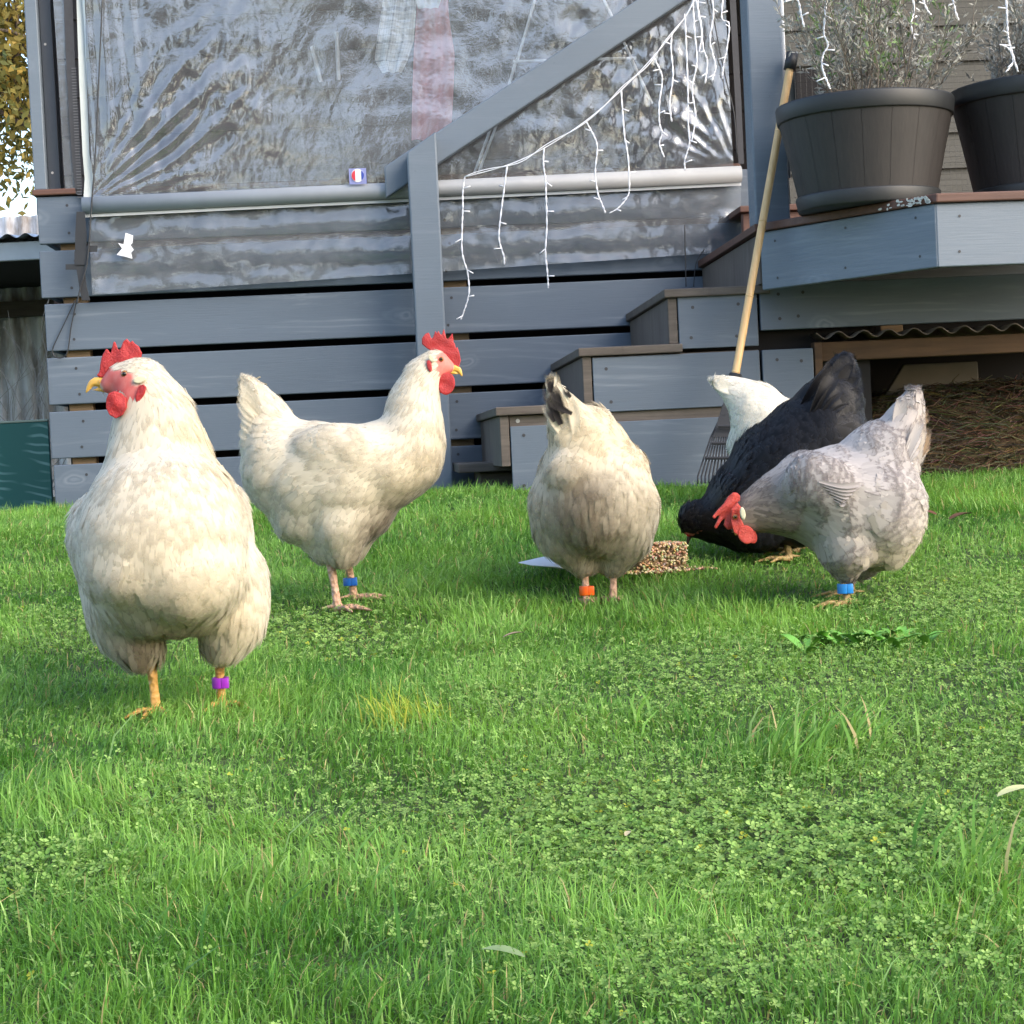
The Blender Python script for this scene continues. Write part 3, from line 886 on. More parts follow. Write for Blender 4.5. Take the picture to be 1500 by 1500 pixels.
lights('white icicle lights draped under the sloping handrail', [[(681, 259), (743, 242), (797, 217), (858, 177), (910, 132), (957, 83), (1000, 30), (1018, -5), (1030, -40)]], [
    [(681, 259), (678, 280), (678, 305), (677, 330), (677, 370), (685, 400), (687, 430), (680, 455), (675, 468)],
    [(743, 242), (738, 280), (733, 320), (731, 350), (738, 375), (739, 387)],
    [(797, 217), (796, 240), (799, 262), (800, 290), (801, 330), (799, 370), (802, 400), (803, 422)],
    [(858, 177), (868, 195), (875, 215), (872, 250), (875, 280), (880, 295), (887, 312)],
    [(910, 132), (912, 165), (915, 200), (920, 230), (922, 275), (918, 290), (905, 305), (893, 312)],
    [(957, 83), (968, 105), (970, 120), (966, 150), (966, 180), (970, 195), (966, 210), (973, 230)],
    [(1003, 20), (1005, 60), (1007, 110), (1008, 145), (1008, 180), (1010, 210), (1003, 235), (1004, 250)],
    [(1018, -5), (1026, 30), (1030, 70), (1036, 90), (1033, 122)],
    [(985, 48), (983, 70), (986, 110), (981, 150), (984, 178)], [(1015, 0), (1017, 40), (1021, 90), (1014, 130), (1019, 170), (1013, 208)],
    [(1040, -25), (1045, 20), (1040, 60), (1048, 96), (1043, 118)], [(1028, -30), (1022, 10), (1028, 48), (1024, 76)],
    [(1062, -20), (1057, 25), (1068, 35), (1065, 70), (1060, 95), (1058, 115)]], lambda x: -0.14, 'strings of icicle lights')
lights('white icicle lights hanging over the planter shrub', [[(1148, 4), (1180, -12), (1250, -25), (1340, -18), (1420, -25), (1520, -15)]], [
    [(1150, 3), (1168, 0), (1173, 20), (1178, 40)],
    [(1212, -22), (1208, 30), (1207, 50), (1213, 66), (1206, 80), (1204, 95), (1208, 110), (1216, 130)],
    [(1333, -20), (1340, 15), (1336, 25), (1335, 40), (1340, 58)],
    [(1348, -18), (1356, 10), (1364, 22)],
    [(1392, -22), (1398, 10), (1404, 30)],
    [(1473, -18), (1475, 18), (1476, 45), (1478, 60), (1482, 75), (1491, 105)],
    [(1464, 65), (1478, 72), (1484, 90), (1473, 106)]], lambda x: -1.32, 'strings of icicle lights')

# ------------------------------------------------------------------ planters and shrubs
def planter_mats():
    t = NT('planter_body'); v = t.coord('Object', (1, 1, 12))
    g = t.noise(t.coord('Object', (60, 60, 6)), 2.0, 5, .6)
    b2 = t.noise(t.coord('Object'), 7, 3)
    c = t.ramp(g, [(0.3, (0.013, 0.0112, 0.011)), (0.75, (0.024, 0.0205, 0.0195))])
    c = t.mix(t.math('MULTIPLY', b2, .35), c, (0.05, 0.047, 0.045))
    b = t.bsdf(c, 0.6); t.bump(b, g, .25, .002)
    return t.done(b)
M_pl = planter_mats()
M_plrim = simple('planter_rim', (0.015, 0.017, 0.019), 0.5, 0.25, 25)
M_liner = simple('planter_liner', (0.13, 0.12, 0.115), .7)
M_soil = simple('potting_soil', (0.03, 0.022, 0.016), 0.95, .4, 60, .5)
def planter(pxl, pxr, pytop, pxbl, pxbr, pybot, Y, label):
    cx = (pxbl + pxbr) / 2
    base = P(cx, pybot, Y); base.z = ZD + 0.001
    rb = (pxbr - pxbl) / 2 * Y / F; rt_ = (pxr - pxl) / 2 * Y / F
    top = P((pxl + pxr) / 2, pytop, Y).z - base.z
    t_ = thing('barrel_planter', label, 'planter', base, 0.3, 'half barrel planters')
    hb_, ht = 0.035, 0.042
    # staves
    ns = 18
    for k in range(ns):
        a0 = k * math.tau / ns; a1 = (k + 1) * math.tau / ns
        bm = bmesh.new(); gap = 0.0022
        rows = []
        for (r, z) in ((rb, hb_ * 0.9), (rb + (rt_ * .982 - rb) * .5, top * .5), (rt_ * 0.982, top - ht + 0.004)):
            row = []
            for m in range(5):
                a = a0 + gap + (a1 - a0 - 2 * gap) * m / 4
                edge = 0.0005 if m in (0, 4) else 0
                row.append(bm.verts.new(((r - edge) * math.cos(a), (r - edge) * math.sin(a), z)))
            rows.append(row)
        for i_ in range(2):
            for m in range(4): bm.faces.new((rows[i_][m], rows[i_][m + 1], rows[i_ + 1][m + 1], rows[i_ + 1][m]))
        obj('stave', bm, M_pl, t_, True)
    bm = bmesh.new()
    lathe(bm, [(rb - .007, .0), (rb + (rt_ * .982 - rb) * .5 - .007, top * .5), (rt_ * .982 - .007, top - ht)], 64)
    obj('liner', bm, M_liner, t_, True)
    bm = bmesh.new()
    lathe(bm, [(0.01, 0), (rb + .001, 0), (rb + .0025, .004), (rb + .0075, hb_ - .004), (rb + .006, hb_), (rb - .003, hb_)], 64)
    obj('base_band', bm, M_plrim, t_, True)
    bm = bmesh.new()
    lathe(bm, [(rt_ * .96, top - ht), (rt_ - .001, top - ht), (rt_ + .0005, top - ht + .003), (rt_ + .0035, top - .006), (rt_ + .002, top - .001), (rt_ - .006, top + .001), (rt_ - .018, top - .002), (rt_ - .022, top - .05)], 64)
    obj('rim', bm, M_plrim, t_, True)
    bm = bmesh.new()
    bmesh.ops.create_circle(bm, cap_ends=True, radius=rt_ - .02, segments=40, matrix=Matrix.Translation((0, 0, top - .03)))
    obj('soil', bm, M_soil, t_)
    return base + Vector((0, 0, top - .03)), rt_
top1, rp1 = planter(1143, 1396, 152, 1172, 1372, 303, 4.68, 'dark brown half barrel planter beside the bamboo rake handle')
top2, rp2 = planter(1398, 1650, 128, 1430, 1625, 285, 4.72, 'dark brown half barrel planter cut off by the right edge')

M_twig = attr_mat('twig', 0.85)
M_leaf = attr_mat('narrow_leaf', 0.7, 0.2)
def bush(name, label, base, rad, n, h, seed, green):
    rs = random.Random(seed)
    t_ = thing(name, label, 'shrub', base, 0, 'shrubs in the barrel planters')
    bm = bmesh.new(); leaves = []
    def leafs(p, d, cnt, colb):
        for _ in range(cnt):
            a = Vector((rs.gauss(0, 1), rs.gauss(0, 1), rs.gauss(0.4, .8))).normalized()
            leaves.append((p + d * rs.uniform(-.01, .02), (a + d * .8).normalized(), rs.uniform(.010, .024), colb))
    for k in range(n):
        a = rs.uniform(0, math.tau); rr = rad * math.sqrt(rs.random()) * .75
        p = Vector((rr * math.cos(a), rr * math.sin(a), -.0))
        d = Vector((math.cos(a) * rr / rad * 1.1 + rs.gauss(0, .25), math.sin(a) * rr / rad * .9 + rs.gauss(0, .2), 1)).normalized()
        if p.x < -.45 * rad: continue
        if d.x < -.30: d.x *= -.5; d.normalize()
        L = h * rs.uniform(.55, 1.15)
        pts = [p]
        for s in range(5):
            d = (d + Vector((rs.gauss(0, .13), rs.gauss(0, .13), .03))).normalized()
            pts.append(pts[-1] + d * L / 5)
        tube(bm, pts, .0019, 4, .0007)
        g = green and rs.random() < .45
        cb = (0.20, 0.30, 0.12) if g and L > h * .8 else (0.33, 0.33, 0.295)
        for s in range(1, 6):
            leafs(pts[s], d, 8 if s > 1 else 2, (.28, .27, .24) if s < 4 else cb)
            if s >= 1:
                for _ in range(2):
                    e = (d + Vector((rs.gauss(0, .6), rs.gauss(0, .6), rs.gauss(.1, .3)))).normalized()
                    L2 = rs.uniform(.03, .10)
                    q1 = pts[s] + e * L2 * .5; q2 = pts[s] + (e + Vector((0, 0, .25))).normalized() * L2
                    tube(bm, [pts[s], q1, q2], .0011, 3, .0005)
                    leafs(q1, e, 4, cb); leafs(q2, e, 8, cb)
    me_cols = None
    o = obj('stem', bm, simple('grey_stem', (0.15, 0.125, 0.10), .85, .3, 40), t_)
    tag(o, kind='stuff')
    V = []; Fq = []; Cc = []
    for (p, d, L, cb) in leaves:
        s = d.cross(Vector((rs.gauss(0, 1), rs.gauss(0, 1), rs.gauss(0, 1)))).normalized() * L * .13
        b0 = len(V); m = p + d * L * .5
        V += [tuple(p), tuple(m + s), tuple(p + d * L), tuple(m - s)]
        Fq += [b0, b0 + 1, b0 + 2, b0 + 3]
        f = rs.uniform(.6, 1.35); Cc += [(cb[0] * f, cb[1] * f, cb[2] * f, 1)] * 4
    o = np_mesh('leaves', np.array(V), np.array(Fq), np.full(len(Fq) // 4, 4), M_leaf, t_, col=np.array(Cc), smooth=False)
    tag(o, kind='stuff')
bush('lavender_bush', 'woody grey green lavender growing in the left barrel planter', top1, rp1, 66, 0.36, 3, True)
bush('lavender_bush', 'woody grey green lavender in the planter at the right edge', top2, rp2, 45, 0.22, 5, False)

# ------------------------------------------------------------------ leaf rake
rake = thing('leaf_rake', 'leaf rake with bamboo handle leaning on the veranda post', 'rake')
ra = P(1160, 84, 4.86); rb_ = P(1066, 612, 4.75)
t = NT('bamboo'); v = t.coord('Object', (60, 60, 5)); g = t.noise(v, 2, 4)
gg = t.noise(t.coord('Object', (1, 1, 10)), 2, 3)
bamb = t.bsdf(t.mix(t.math('MULTIPLY', gg, .5), t.ramp(g, [(.3, (0.60, 0.37, 0.15)), (.7, (0.78, 0.53, 0.26))]), (0.55, 0.34, 0.16)), .45)
M_bamboo = t.done(bamb)
dr = (rb_ - ra)
pts = [ra + dr * (k / 24) for k in range(25)]
bm = bmesh.new(); tube(bm, pts, 0.0100, 12)
for k in (5, 11, 16, 21):
    c = ra + dr * (k / 24); tube(bm, [c - dr * .0025, c + dr * .0025], 0.0104, 12)
obj('handle', bm, M_bamboo, rake, True)
bm = bmesh.new(); tube(bm, [ra - dr * .012, ra + dr * .035], 0.0155, 12); obj('grip', bm, M_black, rake, True)
bm = bmesh.new(); tube(bm, [rb_ - dr * .12, rb_ + dr * .01], 0.016, 12); obj('socket', bm, M_black, rake, True)
M_tine = simple('rake_plastic', (0.018, 0.02, 0.026), .75, .2)
apex = P(1066, 590, 4.735)
gb = 4.50
for k in range(17):
    s = (k - 8) / 8
    xb = 1066 + 44 * s; yb = 700 + 3 * abs(s)
    m1 = P(1066 + 25 * s, 640, 4.725)
    e = P(xb, yb - 4, 4.67); e2 = P(xb, yb + 5, 4.64)
    bm = bmesh.new(); tube(bm, [apex + (m1 - apex) * .35, m1, e, e2], 0.0023, 5); obj('tine', bm, M_tine, rake)
for (f, w) in ((.32, .0), (.55, 0), (.75, 0)):
    bm = bmesh.new()
    tube(bm, [P(1066 + 44 * s * f, 590 + 108 * f, 4.73 - .06 * f) for s in (-1, -.5, 0, .5, 1)], 0.004, 6)
    obj('cross_bar', bm, M_tine, rake)
bm = bmesh.new()
prism(bm, [P(1060, 590, 4.735), P(1074, 590, 4.735), P(1088, 640, 4.72), P(1044, 640, 4.72)], (0, .006, 0)); obj('fan_plate', bm, M_tine, rake)

# ------------------------------------------------------------------ left background: shed, panel, tree
M_corr = NT('galvanised')
v = M_corr.coord('Object', (3, 3, 1)); g = M_corr.noise(v, 4, 5, .65)
bb = M_corr.bsdf(M_corr.ramp(g, [(.35, (0.30, 0.25, 0.21)), (.6, (0.78, 0.80, 0.82))]), .55, Metallic=0.0)
M_corr = M_corr.done(bb)
def corrugated(name, x0, x1, wl, amp, f, mat, parent, rows=2):
    n = int((x1 - x0) / wl * 10)
    xs = np.linspace(x0, x1, n); w = amp * np.sin(xs / wl * math.tau)
    V = np.array([f(x, a, r) for r in range(rows) for x, a in zip(xs, w)])
    i = np.arange(n * rows).reshape(rows, n)
    q = np.stack([i[:-1, :-1], i[:-1, 1:], i[1:, 1:], i[1:, :-1]], -1).reshape(-1, 4)
    return np_mesh(name, V, q.ravel(), np.full(len(q), 4), mat, parent)
shed = thing('garden_shed', 'corrugated iron shed with pale fascia behind the deck', 'shed')
zf1 = P(30, 354, 8.0).z; zf0 = P(30, 381, 8.0).z
xr_ = P(75, 400, 8.0).x
bm = bmesh.new(); box(bm, -6, xr_ + .6, 8.0, 8.03, zf0, zf1, .004); obj('fascia', bm, simple('pale_fascia', (0.5, 0.53, 0.55), .5), shed)
corrugated('roof', -6, xr_ + .6, .076, .009, lambda x, a, r: (x, 7.95 + 3.2 * r, zf1 + .02 + a + .25 * r), M_corr, shed)
corrugated('wall', -6, xr_ + .6, .076, .017, lambda x, a, r: (x, 9.3 + a, [0.3, 1.75][r]), M_corr, shed)
bm = bmesh.new(); box(bm, -6, xr_ + .6, 9.22, 9.27, P(30, 463, 9.2).z, P(30, 440, 9.2).z); obj('wall_plate', bm, M_wood_grey, shed)
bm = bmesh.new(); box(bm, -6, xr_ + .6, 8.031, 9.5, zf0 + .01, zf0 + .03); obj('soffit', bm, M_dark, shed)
# green leaf print panel
t = NT('palm_print'); uv_ = t.coord('Object', (1, 1, 1), (0, .55, 0))
w1 = t.n('ShaderNodeTexWave', bands_direction='DIAGONAL'); w1.inputs['Scale'].default_value = 16; w1.inputs['Distortion'].default_value = 5; w1.inputs['Detail'].default_value = 1; w1.inputs['Detail Scale'].default_value = .6
t.l(uv_, w1.inputs['Vector'])
mk = t.ramp(t.noise(t.coord('Object', (1, 1, 1)), 6, 2), [(.5, (0, 0, 0)), (.62, (1, 1, 1))])
st = t.math('MULTIPLY', t.ramp(w1.outputs['Fac'], [(.7, (0, 0, 0)), (.95, (1, 1, 1))]), mk)
b = t.bsdf(t.mix(t.math('MULTIPLY', st, .6), (0.006, 0.10, 0.082), (0.20, 0.36, 0.33)), .45)
M_palm = t.done(b)
pan = thing('green_panel', 'dark green panel printed with palm fronds beside the deck', 'panel')
ga = P(-60, 750, 6.3); gb_ = P(77, 745, 6.3); gt = P(77, 617, 6.3)
bm = bmesh.new(); box(bm, ga.x - .3, gb_.x, 6.3, 6.32, 0.3, gt.z, .002); obj('sheet', bm, M_palm, pan)
bm = bmesh.new(); box(bm, ga.x - .3, gb_.x, 6.297, 6.322, gt.z + .0005, gt.z + .008, .002); obj('top_edge', bm, simple('pale_edge', (.3, .33, .25), .7), pan)
# dry stems before the shed wall
tw = thing('dry_stems', 'pale dry stems before the corrugated shed wall', 'dry plant')
bm = bmesh.new(); rs = random.Random(11)
for k in range(42):
    x = rs.uniform(-30, 70); y0 = 640; Y = rs.uniform(6.7, 8.2)
    p = P(x, y0, Y); p.z = .38
    pts = [p]; d = Vector((rs.gauss(0, .5), rs.gauss(0, .1), 1)).normalized()
    for s in range(6):
        d = (d + Vector((rs.gauss(0, .32), rs.gauss(0, .05), -.10))).normalized(); pts.append(pts[-1] + d * rs.uniform(.09, .17))
    tube(bm, smooth_path(pts, 3), .0022, 4, .0009)
obj('stem', bm, simple('dry_stem', (.30, .27, .23), .8), tw).__setitem__('kind', 'stuff')

def tree(name, label, base, crown_c, crown_r, nleaf, lsize, col1, col2, seed, trunk_r=.11, trunk_path=None, group=None):
    rs = random.Random(seed); nr = np.random.default_rng(seed)
    t_ = thing(name, label, 'tree', base, 0, group)
    bm = bmesh.new()
    cc = Vector(crown_c) - Vector(base)
    tp = trunk_path or [(0, 0, 0), tuple(cc * .5 + Vector((.1, 0, 0))), tuple(cc)]
    tube(bm, smooth_path(tp, 6), trunk_r, 10, trunk_r * .5)
    ends = []
    for k in range(26):
        a = Vector((rs.gauss(0, 1), rs.gauss(0, 1), rs.gauss(0, 1))).normalized()
        e = cc + Vector((a.x * crown_r[0], a.y * crown_r[1], a.z * crown_r[2])) * rs.uniform(.55, .95)
        s = Vector(tp[1]).lerp(cc, rs.random())
        m = s.lerp(e, .5) + Vector((rs.gauss(0, .1), rs.gauss(0, .1), rs.gauss(.05, .1)))
        tube(bm, smooth_path([s, m, e], 4), .022, 5, .005); ends += [e, m]
    obj('trunk', bm, M_bark, t_, True)
    ncl = 90
    cl = []
    for k in range(ncl):
        if k < len(ends): c = ends[k]
        else:
            a = Vector((rs.gauss(0, 1), rs.gauss(0, 1), rs.gauss(0, 1))).normalized() * rs.random() ** .4
            c = cc + Vector((a.x * crown_r[0], a.y * crown_r[1], a.z * crown_r[2]))
        cl.append(c)
    cl = np.array([tuple(c) for c in cl])
    idx = nr.integers(0, ncl, nleaf)
    p = cl[idx] + nr.normal(0, 1, (nleaf, 3)) * np.array(crown_r) * .17
    d = nr.normal(0, 1, (nleaf, 3)); d[:, 2] -= .7; d /= np.linalg.norm(d, axis=1)[:, None]
    s = np.cross(d, nr.normal(0, 1, (nleaf, 3))); s /= np.linalg.norm(s, axis=1)[:, None]
    L = (lsize * nr.uniform(.6, 1.3, nleaf))[:, None]
    V = np.stack([p, p + d * L * .45 + s * L * .24, p + d * L, p + d * L * .45 - s * L * .24], 1).reshape(-1, 3)
    f = nr.random(nleaf)[:, None]; cm = np.clip(nr.normal(0.35, .35, (ncl, 1)), 0, 1)[idx] * .6 + f * .4
    cc4 = np.concatenate([np.array(col1) * (1 - cm) + np.array(col2) * cm, np.ones((nleaf, 1))], 1)
    o = np_mesh('crown', V, np.arange(nleaf * 4), np.full(nleaf, 4), M_tleaf, t_, col=np.repeat(cc4, 4, 0), smooth=False)
    return t_
M_bark = raw_wood('bark', (0.05, 0.038, 0.028), (0.14, 0.11, 0.085), .9, 2)
M_tleaf = attr_mat('tree_leaf', .5, .35)
tb = P(60, 330, 11.5); tb.z = .38
cc_ = P(-25, 60, 11.5)
tree('bay_tree', 'leafy tree behind the left post, golden backlight painted into its leaves', tb, cc_, (.62, .7, .85), 9000, .06, (0.07, 0.10, 0.03), (0.46, 0.30, 0.06), 21, .06, [(0, 0, 0), tuple(P(62, 200, 11.5) - tb), tuple(P(50, -200, 11.5) - tb)])  # gold leaf tone carries the warm backlight in its colour

# garden behind the viewer, mirrored in the blind
fen = thing('added_fence', 'invented brown fence added for the clear blind to mirror', 'fence', (0, -9.6, -.12))  # unseen, invented fence that gives the blind brown reflections
M_fence = raw_wood('fence_timber', (0.09, 0.045, 0.035), (0.20, 0.10, 0.08), .8, 2)
for k in range(40):
    bm = bmesh.new(); box(bm, -8 + k * .4, -8 + k * .4 + .385, 0, .02, 0, 2.1 + .03 * (k % 3)); obj('paling', bm, M_fence, fen)
for (x, y, sd, lb) in ((-2.6, -7.5, 41, 'garden tree mirrored at the left of the clear blind'), (0.9, -8.5, 42, 'garden tree mirrored in the middle of the clear blind'), (4.2, -8.0, 43, 'garden tree mirrored at the right of the clear blind')):
    tree('garden_tree', lb, (x, y, -.12), (x + .2, y, 3.4), (1.7, 1.0, 1.9), 3400, .2, (0.03, 0.05, 0.02), (0.06, 0.08, 0.02), sd, .09, group='garden trees mirrored in the blind')

# ------------------------------------------------------------------ organic solids
def remeshed(bm, voxel, smooth_it=4, fac=0.5, name='organic'):
    me = bpy.data.meshes.new('tmp'); bm.to_mesh(me); bm.free()
    o = bpy.data.objects.new('tmp', me); COL.objects.link(o)
    m = o.modifiers.new('r', 'REMESH'); m.mode = 'VOXEL'; m.voxel_size = voxel; m.use_smooth_shade = True
    if smooth_it:
        s = o.modifiers.new('s', 'SMOOTH'); s.iterations = smooth_it; s.factor = fac
    dg = bpy.context.evaluated_depsgraph_get()
    ev = o.evaluated_get(dg)
    out = bpy.data.meshes.new_from_object(ev)
    out.name = name
    bpy.data.objects.remove(o); bpy.data.meshes.remove(me)
    return out

_ico = {}
def ico(sub=3):
    if sub not in _ico:
        b = bmesh.new(); bmesh.ops.create_icosphere(b, subdivisions=sub, radius=1.0)
        b.verts.ensure_lookup_table()
        _ico[sub] = (np.array([tuple(v.co) for v in b.verts]), [[v.index for v in f.verts] for f in b.faces]); b.free()
    return _ico[sub]

def blob(bm, c, rx, ry, rz, ang=0.0, sub=2):
    """ellipsoid, radii along screen-x, depth, screen-y, turned by ang in the picture plane"""
    V, Fc = ico(sub)
    ca, sa = math.cos(ang), math.sin(ang)
    X = V[:, 0] * rx; Z = V[:, 2] * rz; Yv = V[:, 1] * ry
    x = X * ca - Z * sa; z = X * sa + Z * ca
    vs_ = [bm.verts.new((c[0] + a, c[1] + b, c[2] + d)) for a, b, d in zip(x, Yv, z)]
    for f in Fc: bm.faces.new([vs_[k] for k in f])

def flat_part(name, outline, parent, mat, thick, voxel=0.0012, smooth=2, wavy=0.0, lat=None):
    """fleshy flat piece (comb, wattle): outline = local 3d points, thickened along lat"""
    lat = Vector(lat or (0, 1, 0)).normalized()
    bm = bmesh.new()
    pts = [Vector(p) - lat * thick / 2 for p in outline]
    prism(bm, pts, lat * thick)
    bmesh.ops.triangulate(bm, faces=bm.faces[:])
    me = remeshed(bm, voxel, smooth, .5, name)
    if wavy:
        for v in me.vertices:
            v.co += lat * (wavy * mnoise.noise(v.co * 60))
    return link_mesh(name, me, mat, parent, True)

# ------------------------------------------------------------------ hens
def flesh(name, col, rough=0.42):
    t = NT(name); v = t.coord('Object')
    n1 = t.noise(v, 330, 4, .7); n2 = t.noise(v, 90, 4)
    c = t.mix(n2, tuple(x * .6 for x in col), tuple(min(1, x * 1.35) for x in col))
    c = t.mix(t.math('MULTIPLY', n1, .15), c, (.55, .10, .08))
    b = t.bsdf(c, rough); b.inputs['Subsurface Weight'].default_value = .25
    b.inputs['Subsurface Radius'].default_value = (.004, .0012, .0008); b.inputs['Subsurface Scale'].default_value = 1.0
    t.bump(b, n1, .9, .002)
    return t.done(b)
M_red = flesh('comb_red', (0.36, 0.010, 0.013), .5)
M_coral = flesh('comb_coral', (0.50, 0.045, 0.03))
M_beak = simple('beak_horn', (0.62, 0.36, 0.07), .35, .2, 90)
M_beak_dark = simple('beak_dark', (0.05, 0.035, 0.03), .35)
M_eye = simple('eye_black', (0.008, 0.006, 0.005), .08)
M_iris = simple('eye_amber', (0.30, 0.13, 0.035), .2)
M_lobe = simple('ear_lobe_cream', (0.54, 0.51, 0.36), .7, .2, 120)
def shank(name, col):
    t = NT(name); v = t.coord('Object', (1, 1, 1))
    vo = t.n('ShaderNodeTexVoronoi'); vo.inputs['Scale'].default_value = 120; t.l(v, vo.inputs['Vector'])
    n2 = t.noise(v, 40, 3)
    c = t.mix(n2, tuple(x * .6 for x in col), tuple(min(1, x * 1.15) for x in col))
    b = t.bsdf(c, .55); t.bump(b, vo.outputs['Distance'], 1.0, .004)
    return t.done(b)
M_shank_y = shank('shank_yellow', (0.62, 0.34, 0.09))
M_shank_p = shank('shank_pink', (0.55, 0.33, 0.22))
M_shank_d = shank('shank_dull', (0.38, 0.26, 0.10))
def body_mat():
    t = NT('skin_and_down')
    at = t.n('ShaderNodeAttribute', attribute_name='Col')
    n1 = t.noise(t.coord('Object'), 300, 3)
    b = t.bsdf(t.mix(t.math('MULTIPLY', n1, .5), at.outputs['Color'], t.mix(1.0, at.outputs['Color'], (.97, .93, .91), 'MULTIPLY')), .7)
    t.bump(b, n1, .08, .001)
    return t.done(b)
M_body = body_mat()
def feather_mat(name, edge=(0.1, 0.09, 0.09), rough=0.75, sheen=0.2, trans=0.2, sheen_tint=(1, 1, 1), lace=(.72, .96), fringe=.5, spec=.25):
    t = NT(name)
    at = t.n('ShaderNodeAttribute', attribute_name='Col')
    uvn = t.n('ShaderNodeUVMap'); sep = t.n('ShaderNodeSeparateXYZ'); t.l(uvn.outputs[0], sep.inputs[0])
    du = t.math('ABSOLUTE', t.math('SUBTRACT', sep.outputs[0], .5))       # 0 .. 0.5
    e1 = t.math('MULTIPLY', du, 2.0)
    e = t.math('MAXIMUM', t.math('MULTIPLY', e1, .96), sep.outputs[1])
    er = t.ramp(e, [(lace[0], (0, 0, 0)), (lace[1], (1, 1, 1))])
    k = t.math('MULTIPLY', er, at.outputs['Alpha'])
    # barb streaks
    mp = t.n('ShaderNodeMapping'); mp.inputs['Scale'].default_value = (5, 26, 1); t.l(uvn.outputs[0], mp.inputs[0])
    cmb = t.n('ShaderNodeCombineXYZ'); t.l(e1, cmb.inputs[0])
    t.l(t.math('SUBTRACT', t.math('MULTIPLY', sep.outputs[1], 22.0), t.math('MULTIPLY', e1, 5.0)), cmb.inputs[1])
    st = t.noise(cmb.outputs[0], 2.5, 3, .6)
    c = t.mix(t.math('MULTIPLY', st, .14), at.outputs['Color'], t.mix(1.0, at.outputs['Color'], (0.84, 0.80, 0.74), 'MULTIPLY'))
    c = t.mix(k, c, edge)
    b = t.bsdf(c, rough)
    b.inputs['Specular IOR Level'].default_value = spec
    b.inputs['Sheen Weight'].default_value = sheen; b.inputs['Sheen Tint'].default_value = c4(sheen_tint)
    tr = t.n('ShaderNodeBsdfTranslucent'); t.l(c, tr.inputs[0])
    mx = t.n('ShaderNodeMixShader'); mx.inputs[0].default_value = trans
    t.l(b.outputs[0], mx.inputs[1]); t.l(tr.outputs[0], mx.inputs[2])
    cl = t.n('ShaderNodeBsdfTransparent')
    fa = t.ramp(t.math('ADD', e, t.math('MULTIPLY', t.math('SUBTRACT', st, .5), .55)), [(fringe, (0, 0, 0)), (1.0, (1, 1, 1))])
    m3 = t.n('ShaderNodeMixShader'); t.l(fa, m3.inputs[0]); t.l(mx.outputs[0], m3.inputs[1]); t.l(cl.outputs[0], m3.inputs[2])
    return t.done(m3)
M_fw = feather_mat('white_feather', (0.50, 0.45, 0.37), .8, .15, .14)
M_fg = feather_mat('lavender_feather', (0.17, 0.145, 0.145), .8, .1, .15, (1, 1, 1), (.78, .92), .74)
M_fb = feather_mat('black_feather', (0.024, 0.025, 0.030), .45, .0, .02, (.5, .6, .8), (.66, .95), .80, .14)

ROWS_S = np.array([0, .45, .8, 1.0])
PROF = {'body': np.array([.5, 1.0, .86, .16]), 'hackle': np.array([.6, 1.0, .6, .06]), 'fluff': np.array([.5, 1.0, .9, .2])}

def feather_cards(p, t, n, L, W, tilt, prof, rngl, curv, arch=.22, normal_mix=.6, droop=0.0):
    """p,t,n (N,3) ; returns verts (N*18,3), quads, uv, normals"""
    N = len(p)
    b = np.cross(n, t)
    S = ROWS_S[None, :, None]; Cc = np.array([-1, 0, 1.0])[None, None, :]
    Lc = L[:, None, None]; Wc = W[:, None, None]
    along = (S - .35) * Lc
    hw = prof[:, :, None] * Wc * .5 * Cc
    lift = S * Lc * np.sin(tilt)[:, None, None] - (along ** 2) * curv[:, None, None] * .5 - (np.abs(Cc) ** 2) * arch * Wc * .5 * prof[:, :, None]
    lift = lift + .0007 + rngl.normal(0, 1, (N, 1, 1)) * .0003
    V = p[:, None, None, :] + along[..., None] * t[:, None, None, :] + hw[..., None] * b[:, None, None, :] + lift[..., None] * n[:, None, None, :]
    # feather normal
    slope = np.sin(tilt)[:, None, None] - along * curv[:, None, None]
    fn = n[:, None, None, :] - slope[..., None] * t[:, None, None, :] + (2 * arch * Cc * np.ones_like(along))[..., None] * b[:, None, None, :]
    fn = fn / np.linalg.norm(fn, axis=-1, keepdims=True)
    nn = normal_mix * n[:, None, None, :] + (1 - normal_mix) * fn
    nn = nn / np.linalg.norm(nn, axis=-1, keepdims=True)
    nr = len(ROWS_S)
    idx = np.arange(N * nr * 3).reshape(N, nr, 3)
    q = np.stack([idx[:, :-1, :-1], idx[:, 1:, :-1], idx[:, 1:, 1:], idx[:, :-1, 1:]], -1).reshape(-1, 4)
    uv = np.broadcast_to(np.stack(np.broadcast_arrays((Cc * .5 + .5), S), -1), (N, nr, 3, 2)).reshape(-1, 2)
    return V.reshape(-1, 3), q, uv, nn.reshape(-1, 3)

